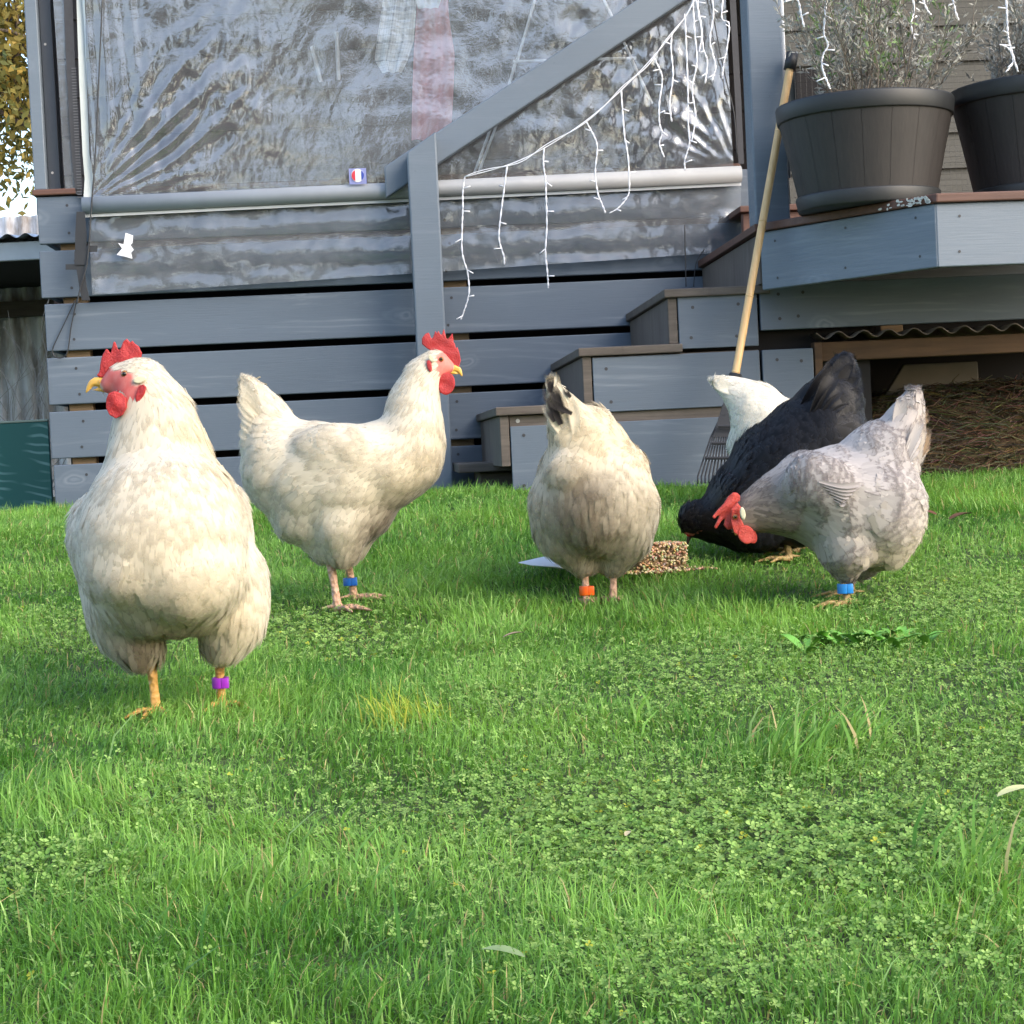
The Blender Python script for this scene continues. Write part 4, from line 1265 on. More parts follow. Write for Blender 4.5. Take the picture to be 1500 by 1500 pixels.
class Hen:
    def __init__(s, name, label, base_px, Y, group='hens on the lawn'):
        Y = G(*base_px).y if Y is None else Y
        s.Y = Y; s.sc = Y / F
        g = P(base_px[0], base_px[1], Y)
        s.base = Vector((g.x, Y, float(gz(g.x, Y))))
        s.root = thing(name, label, 'hen', s.base, 0, group)
        s.bm = bmesh.new(); s.bare = []; s.keys = []; s.keep = []
    def p(s, px, py, d=0.0):
        """local point"""
        return P(px, py, s.Y + d) - s.base
    def k(s, d): return (s.Y + d) / F
    def blob(s, px, py, d, rx, ry, rd, ang=0.0):
        k = s.k(d); rr = max(rx * k, ry * k, rd)
        blob(s.bm, s.p(px, py, d), rx * k, rd, ry * k, -math.radians(ang), 4 if rr > .045 else 3)
    def chain(s, pts, n=6):
        for a, b in zip(pts[:-1], pts[1:]):
            for i_ in range(n):
                f = i_ / n
                s.blob(*[x + (y - x) * f for x, y in zip(a, b)])
        s.blob(*pts[-1])
    def key(s, px, py, d, dx, dy, dd, L, W, tilt, kind='body'):
        q = s.p(px, py, d)
        k = s.k(d)
        v = RT * dx - UP * dy + fwd * (dd / k if False else dd)
        v = v.normalized()
        s.keys.append((np.array(q), np.array(v), L, W, tilt, {'body': 0, 'hackle': 1, 'fluff': 2}[kind]))
    def finish_body(s, legs, voxel=.0045, skin=(0.5, 0.12, 0.1), down=(.7, .68, .6), smooth=7, blend=30, shank_mat=None, feet=True):
        me = remeshed(s.bm, voxel, smooth, .5, 'body')
        s.V = np.empty(len(me.vertices) * 3); me.vertices.foreach_get('co', s.V); s.V = s.V.reshape(-1, 3)
        s.N = np.empty(len(me.vertices) * 3); me.vertices.foreach_get('normal', s.N); s.N = s.N.reshape(-1, 3)
        ne = len(me.edges); E = np.empty(ne * 2, np.int32); me.edges.foreach_get('vertices', E); E = E.reshape(-1, 2)
        wt = np.ones(len(s.V))
        for (c, rad) in s.keep:
            wt = np.minimum(wt, np.clip((np.linalg.norm(s.V - np.array(c), axis=1) - rad) / .04, 0, 1))
        deg = np.bincount(E.ravel(), minlength=len(s.V)).astype(float)[:, None]
        for _ in range(blend):
            acc = np.zeros_like(s.V)
            for ax in range(3):
                acc[:, ax] = np.bincount(E[:, 0], s.V[E[:, 1], ax], len(s.V)) + np.bincount(E[:, 1], s.V[E[:, 0], ax], len(s.V))
            s.V += (acc / deg - s.V) * .6 * wt[:, None]
        s.V += s.N * (.0005 + .0024 * np.array([mnoise.noise(Vector(v) * 30) for v in s.V])[:, None]) * wt[:, None]
        me.vertices.foreach_set('co', s.V.astype(np.float32).ravel()); me.update()
        me.vertices.foreach_get('normal', nb_ := np.empty(len(s.V) * 3)); s.N = nb_.reshape(-1, 3)
        me.calc_loop_triangles()
        s.T = np.empty(len(me.loop_triangles) * 3, np.int32); me.loop_triangles.foreach_get('vertices', s.T); s.T = s.T.reshape(-1, 3)
        # legs joined to the same mesh
        lb = bmesh.new()
        for path in legs:
            for a, b in zip(path[:-1], path[1:]):
                n = 9
                for i_ in range(n + 1):
                    f = i_ / n
                    c = a[0].lerp(b[0], f); r = a[1] + (b[1] - a[1]) * f
                    blob(lb, c, r, r, r, 0, 1)
        lm = remeshed(lb, .0018, 3, .5, 'legs')
        nb = len(s.V)
        lv = np.empty(len(lm.vertices) * 3); lm.vertices.foreach_get('co', lv); lv = lv.reshape(-1, 3)
        bm = bmesh.new(); bm.from_mesh(me); nf = len(bm.faces); bm.from_mesh(lm)
        bm.faces.ensure_lookup_table()
        for f in bm.faces[nf:]: f.material_index = 1
        me2 = bpy.data.meshes.new('body'); bm.to_mesh(me2); bm.free()
        col = np.tile(np.array([*down, 1.0]), (nb + len(lv), 1))
        col[:nb] = s.body_colour(s.V, np.array(down), np.array(skin))
        a = me2.color_attributes.new('Col', 'FLOAT_COLOR', 'POINT'); a.data.foreach_set('color', col.astype(np.float32).ravel())
        s.nb = nb; s.skin = np.array(skin)
        o = s.body = link_mesh('body', me2, [M_body, shank_mat or M_shank_y], s.root, True)
        bpy.data.meshes.remove(lm); bpy.data.meshes.remove(me)
        return o
    def bare_w(s, V):
        w = np.zeros(len(V))
        for (c, rx, ry, rd, ang) in s.bare:
            q = V - np.array(c)
            x = q @ np.array(RT); y = -(q @ np.array(UP)); z = q @ np.array(fwd)
            a = math.radians(ang); xx = x * math.cos(a) + y * math.sin(a); yy = -x * math.sin(a) + y * math.cos(a)
            d = (xx / rx) ** 2 + (yy / ry) ** 2 + (z / rd) ** 2
            w = np.maximum(w, np.clip((1.25 - d) / .5, 0, 1))
        return w
    def hold(s, px, py, d, r): s.keep.append((tuple(s.p(px, py, d)), r))
    def add_bare(s, px, py, d, rx, ry, rd, ang=0):
        k = s.k(d); s.bare.append((s.p(px, py, d), rx * k, ry * k, rd, ang))
    def body_colour(s, V, down, skin):
        w = s.bare_w(V)[:, None]
        f = np.random.default_rng(3).random((len(V), 1)) * .14 + .28 * np.array([[.5 + .5 * mnoise.noise(Vector(v) * 90)] for v in V])
        sk = skin * (1 - f) + np.array([.62, .36, .30]) * f
        c = down * (1 - w) + sk * w
        return np.concatenate([c, np.ones((len(V), 1))], 1)
    def plumage(s, n, mat, colfn, seed=1, curv=4.5, jitter=.10, nm=.94, edge=.0, size=.9, name='plumage', tk=.17, wk=.62, nk=.85, smooth_col=1.0):
        n = int(n * nk)
        rg = np.random.default_rng(seed)
        A = s.V[s.T]
        cr = np.cross(A[:, 1] - A[:, 0], A[:, 2] - A[:, 0]); ar = np.linalg.norm(cr, axis=1)
        M = n * 3
        ti = rg.choice(len(ar), M, p=ar / ar.sum())
        u = rg.random((M, 2)); sw = u.sum(1) > 1; u[sw] = 1 - u[sw]
        w0 = 1 - u.sum(1)
        T = s.T[ti]
        p = s.V[T[:, 0]] * w0[:, None] + s.V[T[:, 1]] * u[:, :1] + s.V[T[:, 2]] * u[:, 1:]
        nn = s.N[T[:, 0]] * w0[:, None] + s.N[T[:, 1]] * u[:, :1] + s.N[T[:, 2]] * u[:, 1:]
        nn /= np.linalg.norm(nn, axis=1)[:, None]
        # keys
        KP = np.array([k[0] for k in s.keys]); KD = np.array([k[1] for k in s.keys])
        KL = np.array([k[2:5] for k in s.keys]); KK = np.array([k[5] for k in s.keys])
        d2 = ((p[:, None, :] - KP[None]) ** 2).sum(-1) + 2e-4
        w = 1 / d2 ** 2; w /= w.sum(1)[:, None]
        prm = w @ KL
        kind = KK[np.argmax(w, 1)]
        # thin to even spacing relative to feather size
        sp = math.sqrt(ar.sum() * .5 / n) * .72
        rel = np.sqrt(prm[:, 0] * prm[:, 1]); rel = rel / rel.mean()
        cell = np.floor(p / (sp * np.clip(rel, .45, 1.6))[:, None]).astype(np.int64)
        keyv = cell[:, 0] * 73856093 ^ cell[:, 1] * 19349663 ^ cell[:, 2] * 83492791
        _, first = np.unique(keyv, return_index=True)
        keep = first[s.bare_w(p[first]) < .5]
        p, nn, w, prm, kind = p[keep], nn[keep], w[keep], prm[keep], kind[keep]
        t = w @ KD
        t += rg.normal(0, jitter, t.shape)
        t -= (t * nn).sum(1)[:, None] * nn
        t /= np.linalg.norm(t, axis=1)[:, None] + 1e-9
        N = len(p)
        L = prm[:, 0] * rg.uniform(.8, 1.2, N) * size; W = prm[:, 1] * rg.uniform(.85, 1.15, N) * size * np.where(kind == 1, 1.0, wk); tl = prm[:, 2] * rg.uniform(.6, 1.4, N) * tk * np.where(kind == 2, 2.3, 1.0)
        PR = np.stack([PROF['body'], PROF['hackle'], PROF['fluff']])[kind]
        cv = np.where(kind == 1, 1.2, curv)
        V, q, uv, nr = feather_cards(p, t, nn, L, W, tl, PR, rg, cv, normal_mix=nm)
        c = colfn(p, nn, kind, rg)
        c = np.concatenate([c, np.full((N, 1), edge) if np.isscalar(edge) else edge(p)[:, None]], 1)
        a = s.body.data.color_attributes['Col']; cb = np.empty(len(a.data) * 4, np.float32); a.data.foreach_get('color', cb); cb = cb.reshape(-1, 4)
        wb = s.bare_w(s.V)[:, None]; cb[:s.nb, :3] = cb[:s.nb, :3] * wb + np.clip(colfn(s.V, s.N, None, rg), 0, 1) * (1 - wb)
        a.data.foreach_set('color', cb.ravel())
        o = np_mesh(name, V, q.ravel(), np.full(len(q), 4), mat, s.root, uv=uv, col=np.repeat(c, 12, 0), normals=nr)
        tag(o, kind='stuff')
        return o
    def quills(s, specs, mat, name='tail', lat=None, n=9, edge=0.0):
        """long feathers: (root(px,py,d), mid, tip, width_px, rgb)"""
        Vs, Qs, UVs, Cs = [], [], [], []
        for (r, m, t_, wpx, rgb) in specs:
            a = s.p(*r); b_ = s.p(*m); c = s.p(*t_)
            w = wpx * s.sc * .5
            pts = smooth_path([a, b_, c], n // 2 + 1)
            np_ = len(pts)
            view = fwd
            b0 = sum(len(x) for x in Vs)
            rows = []
            for i_, pnt in enumerate(pts):
                f = i_ / (np_ - 1)
                tg = (pts[min(i_ + 1, np_ - 1)] - pts[max(i_ - 1, 0)]).normalized()
                side = tg.cross(view); side = side.normalized() if side.length > 1e-3 else Vector((1, 0, 0))
                nrm = side.cross(tg).normalized()
                hw = w * (0.45 + .75 * f if f < .6 else .9 * math.sqrt(max(0.02, 1 - ((f - .6) / .4) ** 2)) + 0.0)
                for cc in (-1, -.4, 0.4, 1):
                    rows.append(tuple(pnt + side * hw * cc + nrm * hw * .35 * (1 - cc * cc)))
                    UVs.append((cc * .5 + .5, f)); Cs.append((*rgb, edge))
            Vs.append(rows)
            idx = np.arange(np_ * 4).reshape(np_, 4) + b0
            Qs.append(np.stack([idx[:-1, :-1], idx[:-1, 1:], idx[1:, 1:], idx[1:, :-1]], -1).reshape(-1, 4))
        V = np.concatenate([np.array(x) for x in Vs]); q = np.concatenate(Qs)
        return np_mesh(name, V, q.ravel(), np.full(len(q), 4), mat, s.root, uv=np.array(UVs), col=np.array(Cs))
    def leg(s, top, ankle, toes=True, rpx=7.0, fwd_dir=(0, -1, 0), back=True):
        """top/ankle = (px,py,d). returns list of paths"""
        a = s.p(*top); b = s.p(*ankle); r = rpx * s.sc
        gzv = float(gz(s.base.x + b.x, s.base.y + b.y)) - s.base.z
        foot = Vector((b.x, b.y, gzv + r * .7))
        paths = [[(a, r * 1.25), (a.lerp(foot, .5), r * .92), (foot, r * 1.1)]]
        f = Vector(fwd_dir).normalized(); sd = f.cross(Vector((0, 0, 1))).normalized()
        for ang, L in ((-.55, .055), (0, .068), (.55, .055)):
            dv = (f * math.cos(ang) + sd * math.sin(ang)).normalized()
            e = foot + dv * L; m = foot + dv * L * .55
            e.z = gzv + .003; m.z = gzv + .009
            paths.append([(foot, r * .85), (m, r * .62), (e, r * .34)])
        if back:
            dv = (-f * .8 + sd * .35).normalized(); e = foot + dv * .028; e.z = gzv + .008
            paths.append([(foot + Vector((0, 0, r * .8)), r * .6), (e, r * .3)])
        return paths
    def band(s, px, py, d, mat, rpx=11, h=.014, rx=None):
        c = s.p(px, py, d); r = rpx * s.sc
        bm = bmesh.new()
        lathe(bm, [(r * .72, -h / 2), (r * .98, -h / 2), (r, -h / 2 + .001), (r, h / 2 - .001), (r * .98, h / 2), (r * .72, h / 2), (r * .72, -h / 2)], 28, c)
        # open lap tab
        box(bm, c.x + r * .2, c.x + r * 1.06, c.y - r * 1.03, c.y - r * .55, c.z - h * .5, c.z + h * .5, .001)
        return obj('leg_band', bm, mat, s.root, True)
    def eye(s, px, py, d, r, lateral=(0, -1, 0)):
        c = s.p(px, py, d)
        for nm, rr, m, off in (('eye', r, M_iris, 0), ('pupil', r * .62, M_eye, r * .55)):
            bm = bmesh.new(); bmesh.ops.create_uvsphere(bm, u_segments=16, v_segments=10, radius=rr, matrix=Matrix.Translation(c + Vector(lateral).normalized() * off))
            o = obj(nm, bm, m, s.root, True)
            if nm == 'eye': e = o
            else: o.parent = e
    def beak(s, base, mid, tip, rpx, mat, lower=None):
        bm = bmesh.new()
        a, b, c = s.p(*base), s.p(*mid), s.p(*tip)
        pts = smooth_path([a, b, c], 8); r0 = rpx * s.sc
        n = len(pts)
        for i_, pnt in enumerate(pts):
            f = i_ / (n - 1); r = r0 * (1 - f) ** .75 + .0009
            blob(bm, pnt, r, r * .75, r, 0, 1)
        if lower:
            a2, c2 = s.p(*lower[0]), s.p(*lower[1])
            for i_ in range(8):
                f = i_ / 7; r = r0 * .55 * (1 - f) + .001
                blob(bm, a2.lerp(c2, f), r, r * .8, r * .8, 0, 1)
        me = remeshed(bm, .0011, 2, .5, 'beak'); return link_mesh('beak', me, mat, s.root, True)
    def outline(s, pts, d): return [s.p(x, y, d) for x, y in pts]
    def ell(s, px, py, rx, ry, d, ang=0, n=22):
        a = math.radians(ang)
        return [s.p(px + rx * math.cos(k * math.tau / n) * math.cos(a) - ry * math.sin(k * math.tau / n) * math.sin(a),
                    py + rx * math.cos(k * math.tau / n) * math.sin(a) + ry * math.sin(k * math.tau / n) * math.cos(a), d) for k in range(n)]

def plastic_band(name, col): return simple(name, col, .35, .05)

def soft(V, h, px, py, d, r):
    """0..1 weight near a pixel place on hen h, r in metres"""
    q = V - np.array(h.p(px, py, d)); return np.exp(-(q ** 2).sum(1) / (r * r))

WHITE = np.array([0.60, 0.54, 0.425])
CREAM = np.array([0.58, 0.46, 0.26])
DIRT = np.array([0.17, 0.135, 0.092])
def white_fn(h, dirt, cream=(), base=WHITE):
    def fn(p, n, kind, rg):
        c = np.tile(base, (len(p), 1)) * rg.uniform(.965, 1.025, (len(p), 1))
        for (px, py, d, r, a) in cream:
            w = (soft(p, h, px, py, d, r) * a)[:, None]; c = c * (1 - w) + CREAM * w
        for (px, py, d, r, a) in dirt:
            w = np.clip(soft(p, h, px, py, d, r) * a * rg.uniform(.5, 1.3, len(p)), 0, 1)[:, None]; c = c * (1 - w) + DIRT * w
        return c
    return fn

# ---- hen 1: white, facing the camera, head turned to the left
h = Hen('hen', 'large white hen standing nearest with a purple leg band', (272, 1043), None)
h.chain([(186, 553, 0, 33, 24, .024), (205, 560, 0, 42, 36, .034), (226, 600, 0, 56, 42, .046), (231, 645, 0, 70, 48, .062), (236, 690, 0, 82, 50, .085), (240, 730, .0, 104, 55, .10)])
h.chain([(165, 563, 0, 20, 15, .017), (186, 553, 0, 30, 24, .023)], 4)
h.blob(238, 716, -.025, 100, 56, .11); h.blob(237, 748, -.04, 114, 72, .115); h.blob(236, 790, -.055, 124, 105, .115)
h.blob(214, 828, -.07, 96, 72, .10); h.blob(270, 840, -.07, 92, 76, .10)
h.blob(245, 870, -.03, 112, 62, .10)
h.blob(245, 780, .08, 118, 108, .17)
h.blob(328, 782, .05, 38, 82, .15); h.blob(150, 790, .05, 38, 75, .14)
h.chain([(345, 850, .02, 48, 62, .085), (348, 895, .01, 47, 55, .075), (330, 940, 0, 38, 30, .05)], 4)
h.chain([(160, 860, .02, 40, 60, .08), (178, 905, .01, 48, 50, .07), (205, 950, 0, 37, 30, .05)], 4)
h.blob(250, 790, .22, 80, 75, .12); h.chain([(250, 760, .27, 55, 55, .06), (252, 700, .36, 30, 35, .04)], 4)
h.add_bare(174, 557, -.015, 32, 16, .034, -6); h.add_bare(160, 552, 0, 18, 14, .03); h.add_bare(187, 570, -.02, 24, 13, .034, 14); h.add_bare(165, 575, -.005, 16, 12, .03)
h.add_bare(206, 572, -.034, 8, 12, .02, 25); h.add_bare(193, 581, -.035, 11, 10, .02)
L = []
for top, ank, dirv in (((221, 965, 0), (229, 1043, -.01), (-.1, -1, 0)), ((321, 955, 0), (324, 1032, .02), (.3, -1, 0))):
    L += h.leg(top, ank, fwd_dir=dirv, rpx=8.4)
h.hold(185, 555, 0, .045); h.hold(205, 955, 0, .02); h.hold(330, 945, 0, .02)
h.finish_body(L, skin=(0.50, 0.055, 0.048), down=tuple(WHITE * .9))
K = h.key
K(183, 538, -.02, .9, -.1, .1, .016, .007, .06, 'hackle'); K(190, 530, -.02, .8, .3, .2, .022, .009, .10, 'hackle'); K(230, 545, 0, .7, .7, .2, .028, .011, .10, 'hackle')
K(262, 590, 0, .5, 1, .1, .05, .012, .10, 'hackle'); K(200, 610, -.05, 0, 1, 0, .045, .013, .09, 'hackle'); K(230, 640, -.06, .1, 1, 0, .05, .015, .09, 'hackle')
K(290, 660, 0, .2, 1, .1, .06, .014, .11, 'hackle'); K(170, 650, 0, -.1, 1, 0, .05, .015, .09, 'hackle')
K(235, 720, -.10, 0, 1, 0, .035, .024, .12); K(170, 770, -.12, -.15, 1, 0, .036, .028, .14); K(310, 770, -.10, .2, 1, 0, .036, .028, .14)
K(240, 800, -.17, 0, 1, 0, .036, .028, .15); K(190, 860, -.15, -.1, 1, .1, .038, .030, .18); K(280, 860, -.15, .1, 1, .1, .038, .030, .18)
K(240, 910, -.10, 0, 1, .4, .045, .026, .25, 'fluff'); K(370, 840, 0, .1, 1, .2, .04, .03, .16); K(120, 830, 0, 0, 1, .2, .04, .03, .16)
K(350, 900, -.05, -.1, 1, .1, .045, .024, .24, 'fluff'); K(180, 920, -.05, .15, 1, .1, .045, .024, .26, 'fluff')
K(200, 965, -.03, .2, 1, 0, .04, .018, .35, 'fluff'); K(330, 955, -.03, -.2, 1, 0, .04, .018, .3, 'fluff')
K(250, 760, .15, 0, -.1, 1, .05, .034, .12); K(365, 770, .1, .1, .8, .6, .05, .032, .1); K(130, 770, .1, -.1, .8, .6, .05, .032, .1); K(250, 760, .3, 0, -.5, 1, .06, .03, .15)
h.plumage(3600, M_fw, white_fn(h, [(245, 935, -.06, .055, 1.0), (215, 955, -.04, .04, .8), (235, 900, -.12, .05, .35), (300, 950, -.04, .03, .5), (190, 975, -.03, .025, .6)],
          [(285, 640, 0, .06, .45), (300, 690, -.02, .06, .3), (250, 850, -.15, .10, .25), (330, 900, -.05, .07, .3)]), 1, edge=.03)
comb1 = [(146, 553), (142, 550), (146, 544), (147, 534), (149, 524), (151, 519), (156, 511), (158, 512), (162, 518), (167, 500), (169, 501), (173, 512), (176, 513), (181, 500), (186, 496), (189, 500), (191, 502), (194, 499), (197, 503), (204, 508), (205, 512), (208, 517), (207, 523), (190, 530), (178, 533), (168, 540), (162, 547), (155, 553)]
flat_part('comb', h.outline(comb1, 0), h.root, M_red, .0058, .001, 1, wavy=.0022)
flat_part('wattle', h.outline([(160, 576), (156, 586), (156, 598), (161, 608), (170, 613), (180, 608), (186, 597), (185, 584), (178, 576), (168, 573)], -.040), h.root, M_red, .009, wavy=.005)
flat_part('wattle', h.ell(180, 588, 14, 18, -.022, -12), h.root, M_red, .008, wavy=.003)
flat_part('ear_lobe', h.outline([(203, 566), (210, 563), (215, 567), (212, 577), (206, 588), (200, 591), (198, 583), (200, 574)], -.041), h.root, M_red, .005, wavy=.003)
flat_part('ear_tuft', h.ell(205, 556, 10, 5.5, -.037, -12), h.root, M_lobe, .006)
h.beak((157, 562, 0), (137, 560, 0), (126, 575, 0), 9.5, M_beak, ((157, 571, 0), (135, 571, 0)))
h.eye(183, 548, -.0255, .0052)
h.band(323, 1000, .0, plastic_band('band_purple', (0.28, 0.02, 0.42)), 12.5)

# ---- hen 2: white, side on, facing right
h = Hen('hen', 'white hen standing in profile facing right with a blue leg band', (503, 890), None)
h.blob(598, 665, 0, 54, 60, .095); h.blob(560, 682, 0, 72, 66, .11); h.blob(505, 700, 0, 84, 80, .12); h.blob(458, 700, 0, 74, 84, .11)
h.blob(412, 682, 0, 58, 74, .09); h.blob(397, 640, 0, 44, 55, .06); h.chain([(395, 620, 0, 36, 42, .045), (372, 582, 0, 20, 26, .022)], 5)
h.blob(510, 745, 0, 70, 52, .10); h.blob(450, 752, 0, 56, 46, .085); h.blob(482, 788, 0, 40, 38, .065)
h.chain([(500, 762, -.045, 44, 52, .06), (503, 805, -.04, 27, 26, .04)], 4); h.chain([(515, 765, .05, 42, 48, .055), (512, 805, .045, 26, 24, .04)], 4)
h.blob(500, 660, -.085, 70, 42, .04, 8)
h.chain([(606, 640, 0, 47, 52, .08), (605, 592, 0, 39, 36, .052), (617, 553, 0, 29, 28, .034), (637, 533, 0, 23, 21, .024)], 6)
h.chain([(637, 533, 0, 22, 20, .023), (655, 538, 0, 12, 11, .014)], 4)
h.add_bare(652, 529, -.008, 17, 14, .03, 10); h.add_bare(650, 543, -.008, 16, 11, .03, -10); h.add_bare(629, 535, -.03, 4, 11, .018, -12)
H2 = 1
L = h.leg((484, 820, -.03), (495, 893, -.04), fwd_dir=(1, -.5, 0), rpx=7.0) + h.leg((508, 815, .035), (519, 868, .06), fwd_dir=(1, .1, 0), rpx=6.6)
h.hold(640, 533, 0, .042); h.hold(370, 580, 0, .03); h.hold(503, 808, 0, .022)
h.finish_body(L, skin=(0.60, 0.11, 0.085), blend=46, down=tuple(WHITE * .9), shank_mat=M_shank_p)
K = h.key
K(630, 518, -.01, -.9, .2, 0, .024, .010, .08, 'hackle'); K(605, 545, -.02, -.6, .8, 0, .035, .011, .08, 'hackle'); K(620, 590, -.05, -.15, 1, 0, .05, .013, .08, 'hackle')
K(580, 590, -.01, -.6, .8, 0, .05, .013, .08, 'hackle'); K(590, 630, -.07, -.5, 1, 0, .055, .015, .09, 'hackle'); K(645, 620, -.02, -.1, 1, 0, .04, .02, .1)
K(635, 680, -.04, -.4, 1, 0, .038, .028, .12); K(590, 700, -.1, -.8, .7, 0, .04, .03, .13); K(540, 640, -.1, -1, .2, 0, .042, .03, .1)
K(500, 660, -.12, -1, .12, 0, .05, .034, .1); K(450, 690, -.12, -1, .15, 0, .055, .034, .1); K(470, 630, 0, -1, 0, 0, .045, .03, .1)
K(420, 640, -.05, -.9, .1, 0, .05, .032, .12); K(385, 600, -.03, -.45, -1, 0, .06, .03, .12); K(365, 660, -.03, -.6, .7, 0, .05, .03, .2, 'fluff')
K(400, 720, -.07, -.6, .9, 0, .045, .03, .2, 'fluff'); K(450, 770, -.1, -.4, 1, 0, .045, .03, .2, 'fluff'); K(510, 750, -.11, -.4, 1, 0, .042, .032, .15)
K(505, 800, -.08, -.1, 1, 0, .04, .022, .25, 'fluff'); K(570, 750, -.07, -.8, .6, 0, .045, .026, .2, 'fluff'); K(510, 720, .1, -.8, .5, 0, .045, .03, .12)
K(480, 700, -.12, -1, .4, 0, .042, .032, .13)
h.plumage(3400, M_fw, white_fn(h, [(585, 760, -.04, .045, .8), (555, 778, -.04, .05, 1.1), (615, 742, -.02, .035, .6), (505, 825, -.04, .035, .5), (535, 805, -.03, .035, .5)], [(640, 660, -.02, .06, .35), (600, 690, -.08, .07, .2)]), 2, edge=.03)
wc = tuple(WHITE)
h.quills([((395, 625, d), (372, 585 + a, d * 1.3), (352 + b, 556 + a, d * 1.5), 26, wc) for d, a, b in ((-.03, 6, 0), (-.02, 0, 4), (-.01, -2, 2), (.005, 2, -2), (.02, 4, 6), (-.04, 16, -2), (-.038, 26, -3))] +
         [((400, 650, -.045), (372, 620 + k * 10, -.05), (350 + k % 2 * 3, 600 + k * 16, -.045), 24, wc) for k in range(4)], M_fw, edge=.15)
comb2 = [(661, 541), (668, 541), (672, 538), (675, 528), (673, 517), (670, 508), (668, 511), (666, 502), (665, 505), (663, 488), (656, 497), (654, 496), (650, 481), (647, 491), (645, 490), (642, 484), (640, 489), (638, 484), (634, 495), (632, 496), (628, 487), (623, 489), (618, 496), (618, 504), (625, 510), (634, 515), (645, 517), (653, 522), (657, 530)]
flat_part('comb', h.outline(comb2, 0), h.root, M_red, .0058, .001, 1, wavy=.0022)
flat_part('wattle', h.ell(654, 562, 12.5, 16.5, -.010, 8), h.root, M_red, .008, .0013, wavy=.003)
flat_part('wattle', h.ell(647, 562, 9, 14, .009, 8), h.root, M_red, .008, .0013, wavy=.003)
flat_part('ear_lobe', h.ell(629, 536, 3.5, 9, -.031, -12), h.root, M_red, .004)
flat_part('ear_tuft', h.ell(632, 525, 4, 6, -.0285, -30), h.root, M_lobe, .006)
h.beak((660, 539, 0), (671, 541, 0), (677, 551, 0), 6.5, M_beak, ((661, 545, 0), (671, 548, 0)))
h.eye(646.5, 526, -.0205, .0045)
h.band(513, 852, .05, plastic_band('band_blue', (0.01, 0.10, 0.42)), 10.5)

# ---- hen 3: seen from behind, bent to feed
h = Hen('hen', 'cream hen seen from behind with black tipped tail and orange leg band', (877, 884), None)
h.blob(868, 735, 0, 92, 82, .12); h.blob(852, 700, -.01, 64, 66, .09); h.blob(872, 735, .12, 88, 84, .14)
h.blob(885, 665, .04, 42, 60, .09, -20); h.blob(865, 640, .0, 42, 48, .07); h.blob(850, 655, -.03, 46, 56, .06); h.chain([(838, 630, -.04, 36, 44, .045), (814, 585, -.05, 14, 26, .018)], 6)
h.blob(910, 700, .03, 44, 52, .09); h.blob(835, 690, -.08, 36, 30, .035)
h.chain([(822, 740, -.01, 48, 56, .075), (822, 775, -.01, 42, 45, .06), (853, 822, 0, 24, 24, .032)], 5)
h.chain([(920, 740, -.01, 46, 60, .075), (920, 778, -.01, 40, 44, .06), (898, 822, 0, 24, 24, .032)], 5)
h.blob(870, 758, .02, 55, 36, .08)
h.chain([(880, 745, .24, 50, 55, .06), (895, 780, .33, 34, 34, .045), (900, 800, .40, 20, 20, .024)], 5)
L = h.leg((856, 820, 0), (859, 880, -.01), fwd_dir=(0, 1, 0), rpx=6.6) + h.leg((898, 820, 0), (899, 882, -.01), fwd_dir=(0, 1, 0), rpx=6.6)
h.hold(900, 800, .40, .04); h.hold(816, 590, -.05, .03); h.hold(853, 822, 0, .02); h.hold(898, 822, 0, .02)
h.finish_body(L, down=tuple(WHITE * .85), shank_mat=M_shank_p)
K = h.key
K(870, 640, 0, -.5, -.9, -.3, .05, .03, .12); K(830, 600, -.05, -.4, -1, -.1, .055, .026, .12); K(890, 650, .05, -.3, -.8, -.6, .05, .034, .1)
K(845, 660, -.08, -.2, .5, -.3, .045, .034, .2); K(850, 700, -.1, 0, 1, -.2, .045, .036, .22, 'fluff'); K(930, 690, .02, -.2, .6, -.8, .05, .034, .12)
K(800, 660, -.04, -.2, .8, -.2, .045, .03, .18); K(790, 740, -.02, -.2, 1, -.1, .045, .03, .22, 'fluff'); K(950, 740, -.02, .1, 1, -.2, .045, .03, .2, 'fluff')
K(870, 760, -.1, 0, 1, 0, .05, .022, .3, 'fluff'); K(825, 800, -.06, .2, 1, 0, .045, .022, .25, 'fluff'); K(915, 800, -.06, -.2, 1, 0, .045, .022, .25, 'fluff')
K(855, 832, -.02, 0, 1, 0, .03, .014, .2, 'fluff'); K(898, 832, -.02, 0, 1, 0, .03, .014, .2, 'fluff'); K(875, 680, .15, 0, .3, 1, .05, .03, .1)
h.plumage(3300, M_fw, white_fn(h, [(853, 735, -.11, .05, 1.0), (866, 775, -.09, .07, 1.0), (860, 815, -.03, .06, .6), (905, 820, -.03, .06, .4), (858, 705, -.11, .03, .6), (800, 770, -.05, .06, .2), (845, 665, -.09, .02, .2)],
          [(900, 640, .02, .08, .35), (930, 690, 0, .06, .3), (850, 640, -.06, .06, .3)], np.array([0.57, 0.505, 0.385])), 3, edge=.08)
wc = (.62, .55, .42); bk_ = (.016, .013, .013)
